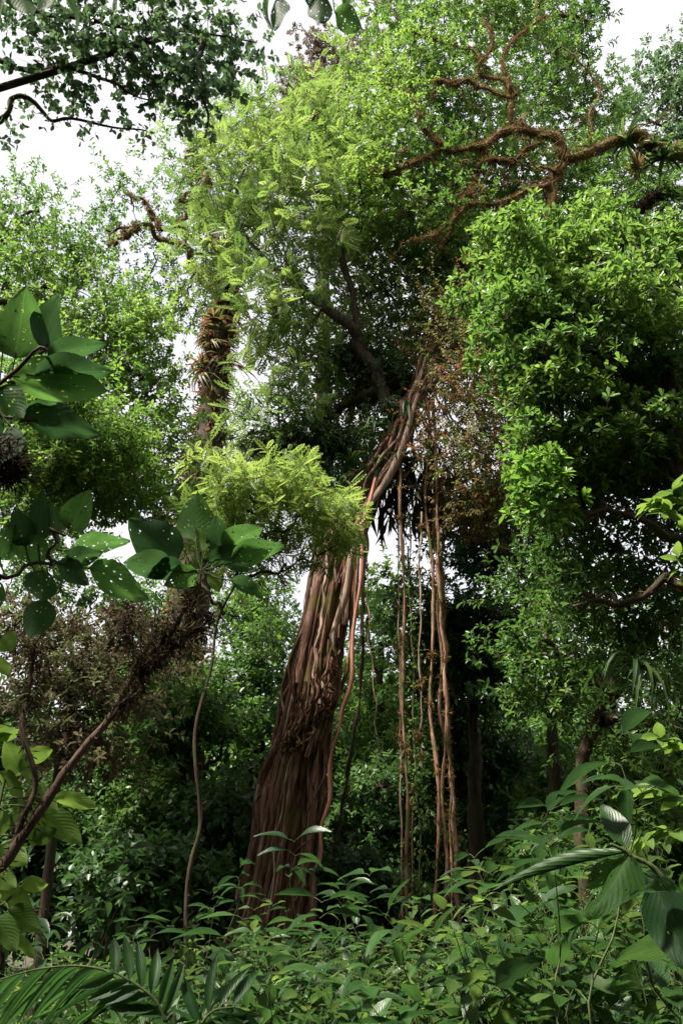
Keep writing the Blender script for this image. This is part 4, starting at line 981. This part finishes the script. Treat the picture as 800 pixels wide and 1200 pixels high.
        src = st1 if b[1] < 1020 else st2
        A = P(b[0], b[1], D); s0 = src[np.argmin(np.linalg.norm(src-A, axis=1))]
        tube(g, smooth_path([s0, (s0+A)/2+UP*.01, A], 7), .0025, 5, 0, 0, .6)
        px_leaf(t3, b, tp, w, D, YEL, r)
    link('leaf_stalk', g.mesh('leaf_stalks', [M['stem']], True), t3, kind='stuff')
broad_leaf_plants()

# ---------------------------------------------------------------- overhead branch, upper left
def overhead():
    r = np.random.default_rng(77); D = 6.0
    b0 = np.array([-6.2, 6.0, float(ground_z(-6.2, 6))])
    t = thing('forest_tree', b0, 'overhanging branches of small rounded leaves dark against the white sky', 'tree')
    limb_obj('trunk', t, [b0-UP*.3, b0+UP*3, b0+UP*6+np.array([.3, 0, 0]), b0+UP*9+np.array([.8, 0, 0]), b0+UP*11+np.array([1.6, 0, 0])], .17, .08, 'bark', n=50, sides=12, wig=.06, seed=4, moss=500)
    j = b0+UP*10+np.array([1.1, 0, 0]); att = []
    for k, s in enumerate(([(-60,-10),(40,20),(120,30),(200,30),(280,50)], [(-60,40),(20,70),(80,80),(130,90),(170,105)], [(200,30),(230,70),(240,110),(235,150)], [(-60,150),(0,140),(20,120),(60,135),(110,140),(165,160)], [(-60,-10),(60,-40),(200,-40),(290,10)])):
        q, o = limb_obj('limb', t, [j] + [P(a, b, D) for a, b in s], .05, .008, 'bark', seed=170+k, wig=.05, moss=60, moss_len=.05); att.append(q)
    att = np.vstack(att)
    g = Geo()
    lob = [lobe(40,40,D,55,40,.8,1.3,.4), lobe(110,50,D,50,36,.8,1.2,.4), lobe(170,40,D,50,40,.8,1.2,.4), lobe(235,60,D,40,40,.7,1.1,.45), lobe(240,110,D,30,30,.5,.9,.45), lobe(140,85,D,36,18,.4,.6,.4), lobe(190,80,D,30,18,.4,.5,.4), lobe(270,35,D,26,30,.5,.7,.45), lobe(30,0,D,60,26,.8,1,.4), lobe(220,0,D,60,26,.8,1,.4), lobe(120,0,D,60,26,.8,1,.4), lobe(60,80,D,40,20,.4,.6,.4)]
    grow_crown(g, lob, att, r, leaf=.085, wid=.70, k=7, clumps=12, per=7, spread=.44, shoot=.16, droop=.5, upness=.4, branch_r=.010, twig_w=.003)
    for (px, py) in ((8,140),(15,165),(5,170),(30,120),(55,125),(75,130),(95,130),(110,145),(130,135),(150,155),(170,165),(20,148),(40,140),(165,150),(100,160),(60,145),(5,155),(150,145)):
        n = 4; pos = np.array([P(px, py, D)]*n) + r.normal(0, .05, (n, 3))
        shoots(g, pos, r.normal(0, 1, (n, 3)), np.full(n, .08), 2, .085, .66, T_SIMPLE, .4, r, droop=.6, twig=(1, .003), upness=.4)
    link('crown', g.mesh('crown', [M['blue'], M['twig']]), t, kind='stuff')
overhead()

# ---------------------------------------------------------------- palm and heliconia-like plants
PALM = [leaf_mesh('palm_leaflet_%d' % k, M['palm'], 1.0, 8, 2, 'lance', .10+.12*k, .22) for k in range(2)]
def frond(parent, rach, n, L0, w, up, r, spread=.9, droop=.3, sides=(-1, 1)):
    q = smooth_path(rach, 50); g = Geo(); tube(g, q, np.linspace(.009, .003, 50), 6, 0, 0, .5)
    ro = link('frond_stalk', g.mesh('frond_stalk', [M['stem']], True), parent)
    T, _, _ = frames(q)
    for k in range(n):
        x = .22 + .76*k/(n-1); i = int(x*49)
        sd = unit(np.cross(T[i], up)); nn = np.cross(sd, T[i])
        for s in sides:
            d = T[i]*spread + sd*s - UP*droop + r.normal(0, .07, 3)
            o = link('leaflet', PALM[r.integers(2)])
            L = L0*(1-.55*abs(x-.55)**1.5)*r.uniform(.9, 1.1)
            orient(o, q[i], d, unit(nn + r.normal(0, .15, 3)), L, w*r.uniform(.85, 1.15), ro)
    return ro
def palms():
    r = np.random.default_rng(13); D = 4.0
    b = at_ground(170, D)
    t = thing('understory_palm', b, 'low understory palm with arching fronds of narrow drooping leaflets', 'palm')
    frond(t, [b, P(175,1215,D), P(140,1150,D), P(104,1133,D), P(44,1136,D), P(-25,1156,D)], 12, .30, .018, np.array([0, -.5, 1]), r, 1.1, .95)
    frond(t, [b, P(150,1240,D+.4), P(110,1165,D+.4), P(60,1150,D+.4), P(10,1165,D+.4)], 9, .32, .022, np.array([0, -.4, 1]), r, 1.0, .6)
    D = 3.2; b = at_ground(215, D)
    t = thing('understory_palm', b, 'young palm with broad upright leaflets standing beside the narrow-leaved palm', 'palm')
    frond(t, [b, P(204,1240,D), P(193,1195,D), P(182,1172,D), P(160,1154,D), P(132,1138,D)], 8, .16, .040, np.array([0, -1., .5]), r, .75, -.05)
    frond(t, [b, P(225,1250,D), P(235,1205,D), P(250,1185,D), P(275,1180,D)], 6, .2, .04, np.array([0, -1., .6]), r, .8, .1)
palms()

def heliconia():
    r = np.random.default_rng(14); D = 2.1
    b = np.array([P(840,1096,D)[0], D, float(ground_z(1, 2))])
    t = thing('banana_like_plant', b, 'large-leaved plant with a torn hanging leaf and arching stalk at the edge of the undergrowth', 'plant')
    q, o = limb_obj('stem', t, [b, P(835,1180,D), P(806,1078,D), P(775,1030,D), P(752,1008,D), P(735,999,D), P(716,988,D)], .010, .004, 'stem', seed=3, wig=.003, sides=8, n=60)
    W = [leaf_mesh('torn_leaf_%d' % k, M['bigdark'] if k == 1 else M['big'], 1.0, 12, 6, 'ovate', .2, .3, .05, k+20) for k in range(2)]
    px_leaf(t, (738,1000), (698,1082), 46, D, W[:1], r, dd=-.02, roll=(.3, 0, -.3), label='torn pale green hanging leaf')
    px_leaf(t, (733,998), (688,1040), 26, D+.03, W[:1], r, roll=(.5, 0, -.2))
    px_leaf(t, (804,1108), (722,1112), 58, D-.1, [leaf_mesh('wide_leaf', M['under'], 1.0, 12, 6, 'ovate', .15, .1, .02, 3)], r)
    px_leaf(t, (766,1034), (806,1138), 52, D-.25, W[1:], r, label='dark folded leaf')
    px_leaf(t, (800,1046), (738,1038), 20, D-.3, W[1:], r, roll=(0, 0, 1.2))
    px_leaf(t, (736,999), (585,1028), 9, D, [leaf_mesh('blade_leaf', M['under'], 1.0, 12, 2, 'lance', .18, .3)], r, dd=.1, label='long narrow blade')
    px_leaf(t, (800,1020), (840,1060), 40, D, W[:1], r)
heliconia()

# ================================================================ undergrowth: one plant of each kind, then copies
M['under_dark'] = big_leaf_mat('understory_leaf_dark', (.008,.026,.009), (.024,.066,.016), (.05,.10,.03), trans=.36, rough=.36, spec=.45)
M['under_olive'] = big_leaf_mat('understory_leaf_olive', (.024,.052,.012), (.062,.115,.022), (.10,.16,.05), trans=.42)
UL = {'bigdark': [leaf_mesh('shrub_big_%d' % k, M['under_dark'], .56, 6, 4, 'ovate', .16+.12*k, .14, .03, k) for k in range(2)],
      'small': [leaf_mesh('shrub_small_%d' % k, M['under_olive'], .50, 5, 2, 'ovate', .12+.12*k, .16, .02, k) for k in range(2)],
      'lancedark': [leaf_mesh('shrub_lance_dark_%d' % k, M['under_dark'], .30, 6, 2, 'lance', .2+.14*k, .16, .01, k) for k in range(2)],
      'broad': [leaf_mesh('shrub_leaf_%d' % k, M['under'], .52, 6, 4, 'ovate', .14+.12*k, .16, .02, k) for k in range(2)],
      'lance': [leaf_mesh('shrub_lance_%d' % k, M['under'], .30, 6, 2, 'lance', .14+.14*k, .16, .01, k) for k in range(2)],
      'yellow': [leaf_mesh('shrub_yellow_%d' % k, M['under_y'], .55, 6, 4, 'ovate', .14+.12*k, .12, .02, k) for k in range(2)]}
def proto_plant(kind, h, stems, nleaf, L, seed, label, group, cat='shrub', name='undergrowth_shrub', opp=False, whorl=False):
    r = np.random.default_rng(seed)
    t = thing(name, (0, 0, 0), label, cat, group)
    g = Geo()
    for s in range(stems):
        az = s*2.4 + r.uniform(0, 1); lean = r.uniform(.1, .32)*h; hh = h*r.uniform(.72, 1.05)
        top = np.array([math.cos(az)*lean, math.sin(az)*lean, hh])
        q = smooth_path([np.array([0, 0, -.08]), top*np.array([.35, .35, .5]), top], 24, .02*h, seed*3+s, 3)
        tube(g, q[:23], np.linspace(.010, .0016, 23), 6, .06, 0, .5, seed=s)
        T, A, B = frames(q)
        for k in range(nleaf):
            x = (.90 + .10*r.random()) if (whorl and k > nleaf*.35) else .36 + .66*(k+.5)/nleaf
            if k >= nleaf-2: x = 1.0
            i = min(23, int(x*23)); th = k*2.4 + r.uniform(-.3, .3)
            rad = A[i]*math.cos(th) + B[i]*math.sin(th)
            d = unit(rad + T[i]*r.uniform(.15, .6) - UP*r.uniform(-.1, .45))
            pet = q[i] + unit(rad + UP*.5)*L*r.uniform(.15, .35)
            tube(g, np.array([q[i], (q[i]+pet)/2+UP*.005, pet, pet+d*L*.06]), .0022, 4, 0, 0, .6, cap=False)
            o = link('leaf', UL[kind][r.integers(2)])
            orient(o, pet, d, unit(UP + r.normal(0, .28, 3)), L*r.uniform(.65, 1.25), parent=t)
    link('stem', g.mesh('shrub_stem', [M['stem']], True), t)
    return t

def undergrowth():
    r = np.random.default_rng(15)
    G = 'shrubs of the forest undergrowth'
    protos = [proto_plant('broad', 1.75, 4, 15, .225, 1, 'undergrowth shrub with broad oval green leaves', G),
              proto_plant('lance', 1.7, 4, 15, .25, 2, 'undergrowth shrub with long narrow pointed leaves', G),
              proto_plant('small', 1.5, 7, 20, .125, 3, 'bushy undergrowth shrub with many small oval leaves', G),
              proto_plant('lancedark', 1.9, 2, 14, .27, 4, 'upright undergrowth shrub with leaves whorled at the stem tips', G, whorl=True),
              proto_plant('yellow', 1.6, 3, 9, .17, 5, 'undergrowth shrub with fresh yellow-green leaves', G),
              proto_plant('bigdark', 1.45, 3, 8, .34, 6, 'undergrowth plant with a few very large soft leaves', G)]
    used = [False]*6
    spots = []
    for d in (4.4, 5.2, 6.0, 7.0, 8.2, 9.8, 11.8, 14):
        n = int(11 + d*.2)
        for k in range(n):
            px = 215 + (620)*(k + r.uniform(.1, .9))/n
            if d > 8 and r.random() < .25: continue
            if d < 5 and px < 270: continue
            spots.append((px, d*r.uniform(.93, 1.07)))
    for d in (6.5, 8.5, 11, 14):
        for k in range(4): spots.append((r.uniform(-20, 230), d*r.uniform(.9, 1.1)))
    for (px, d) in spots:
        k = int(r.choice(6, p=[.25, .21, .24, .11, .07, .12]))
        b = at_ground(px, d)
        if used[k]: o = copy_tree(protos[k])
        else: o = protos[k]; used[k] = True
        # what shows of a plant is its upper part: taller further off, as the photo has it
        want = {True: 1.15, False: 1.0}[px > 540]
        s = r.uniform(.66, 1.04)*want*(.92 if d < 7 else 1.08)
        o.location = tuple(float(c) for c in b); o.rotation_euler = (0, 0, r.uniform(0, 6.28)); o.scale = (s, s, s*r.uniform(.92, 1.06))
    # a few taller individuals the photo shows
    for (px, d, k, s) in ((365,7.5,3,1.0), (430,8,1,1.05), (560,6,4,1.05), (600,5.5,0,1.02), (650,6.5,2,1.25), (700,7,0,1.2), (770,6,2,1.35), (790,7,0,1.5), (250,5.2,0,.86), (290,5.5,4,.85), (760,8.5,2,1.6), (680,9,0,1.4), (610,9,2,1.35), (330,6.5,2,1.0), (480,7,2,1.0), (520,9,0,1.1), (540,7.5,1,1.05), (455,9.5,2,1.15), (390,10,0,1.1)):
        o = copy_tree(protos[k]); b = at_ground(px, d)
        o.location = tuple(float(c) for c in b); o.rotation_euler = (0, 0, r.uniform(0, 6.28)); o.scale = (s*.9, s*.9, s)
undergrowth()

def ground_cover():
    r = np.random.default_rng(16); g = Geo(); n = 9000
    a = r.uniform(-.55, .55, n); d = np.sqrt(r.uniform(4.0**2, 30**2, n)); x = np.tan(a)*d
    z = ground_z(x, d) + r.uniform(.0, 1.0, n)**1.6*r.uniform(.3, 1.3, n)*np.clip(.55 + d/22, 0, 1.2)
    pos = np.stack([x, d, z], -1)
    shoots(g, pos, r.normal(0, .6, (n, 3)) + UP, np.full(n, .25), 5, .14, .5, T_RHOMB, r.uniform(.1, .9, n), r, twig=(1, .003))
    o = link('ground_cover', g.mesh('ground_cover', [M['mid'], M['twig']]))
    o['kind'] = 'stuff'; tag(o, 'low leafy ground cover between the undergrowth shrubs', 'ground cover')
ground_cover()

# small leafy sprays at the right edge
def edge_sprays():
    r = np.random.default_rng(17)
    for (lab, D, base, tops) in (('thin sapling with drooping pointed leaves growing in front of the bright tree', 4.2, 880, [[(870,800),(820,640),(780,600),(758,590)], [(860,760),(810,610),(785,575)], [(865,780),(820,690),(790,650)]]),
                                 ('leaning sapling with pale green leaves above the large-leaved plant', 4.6, 890, [[(880,960),(830,900),(790,875),(770,865)], [(880,1000),(830,950),(785,930),(760,925)], [(880,1020),(820,985),(775,975),(745,985)]])):
        b = at_ground(base, D)
        t = thing('sapling', b, lab, 'sapling')
        tr, _ = limb_obj('trunk', t, [b-UP*.1, P(base+5, 1000, D), P(base-5, 820 if D < 4.4 else 960, D), P(base-15, 700 if D < 4.4 else 900, D)], .02, .01, 'twig', wig=.01, seed=5)
        g = Geo()
        for s in tops:
            A = P(*s[0], D); s0 = tr[np.argmin(np.linalg.norm(tr-A, axis=1))]
            q = smooth_path([s0]+[P(a, c, D) for a, c in s], 40, .01, 4); tube(g, q, np.linspace(.007, .002, 40), 5, 0, 0, .5)
            for i in range(12, 40, 2):
                for e in (-1, 1):
                    o = link('leaf', UL['yellow'][r.integers(2)])
                    T = unit(q[min(i+1, 39)]-q[i-1]); sd = unit(np.cross(T, UP))
                    orient(o, q[i], T*.7 + sd*e*.7 - UP*.25 + r.normal(0, .2, 3), unit(UP+r.normal(0, .3, 3)), r.uniform(.09, .15), parent=t)
        link('twig', g.mesh('sapling_twigs', [M['twig']], True), t)
edge_sprays()

# small bright rosettes on the hanging roots and trunk
rq = np.random.default_rng(18)
rosette(P(507,1012,DM-.4), STRAP[1:], 'small bright rosette plant growing on a hanging aerial root', None, .42, rq, 'epiphyte', 'epiphyte', (0, 0, 0))
rosette(P(476,880,DM-.6), BROM[1:2], 'small reddish rosette on the lone aerial root', None, .4, rq, 'bromeliad', 'bromeliad', (0, 0, 0))
for (a, b) in ((455,470),(470,490),(430,520),(420,560),(400,570),(440,500),(480,480),(445,540),(410,540),(470,540)):
    rosette(P(a, b, DM-.35), STRAP, 'drooping strap-leaved epiphyte rooted among the ropy roots of the giant tree', 'epiphytes on the giant tree', .75, rq, 'epiphyte', 'epiphyte')

# ================================================================ unseen forest around the viewpoint, added to shade the foreground
def surrounding():
    r = np.random.default_rng(19)
    base = np.zeros(3)
    t = thing('forest_tree', (0, 0, 0), 'unseen broad forest tree added around the viewpoint to shade the foreground', 'tree', 'unseen shade trees around the viewpoint')
    q, o = limb_obj('trunk', t, [np.array([0, 0, -.4]), np.array([.1, 0, 4]), np.array([0, .2, 9]), np.array([.2, 0, 13])], .3, .1, 'bark', n=40, sides=12, wig=.05, seed=3, moss=300)
    g = Geo(); lob = []
    for k in range(22):
        a = r.uniform(0, 6.28); z = r.uniform(1.5, 14); rr = r.uniform(.5, 3.2)*math.sin(math.pi*min(1, z/16)**.6)
        lob.append(dict(c=np.array([math.cos(a)*rr, math.sin(a)*rr, z]), r=np.array([1.7, 1.7, 1.2]), w=1., t=r.uniform(.3, .6)))
    grow_crown(g, lob, q, r, leaf=.3, wid=.5, tmpl=T_SIMPLE, k=8, clumps=10, per=8, spread=.36, shoot=.5, branch_r=.03)
    link('crown', g.mesh('crown', [M['mid'], M['twig']]), t, kind='stuff')
    first = True
    for (x, y) in ((1.6,-4.2), (-4.2,-3.6), (5.6,-2.6), (-3.5,-8), (2.5,-9), (7,-4), (-8.5,-2.5), (11,1.5), (-12,3.5), (-1,-12), (6,-12), (-7,-10), (13,-6), (-14,-5), (11.5,8), (-13.5,11)):
        o = t if first else copy_tree(t); first = False
        o.location = (x, y, float(ground_z(x, y))); o.rotation_euler = (0, 0, r.uniform(0, 6.28)); sc = r.uniform(.9, 1.15); o.scale = (sc, sc, sc)
surrounding()
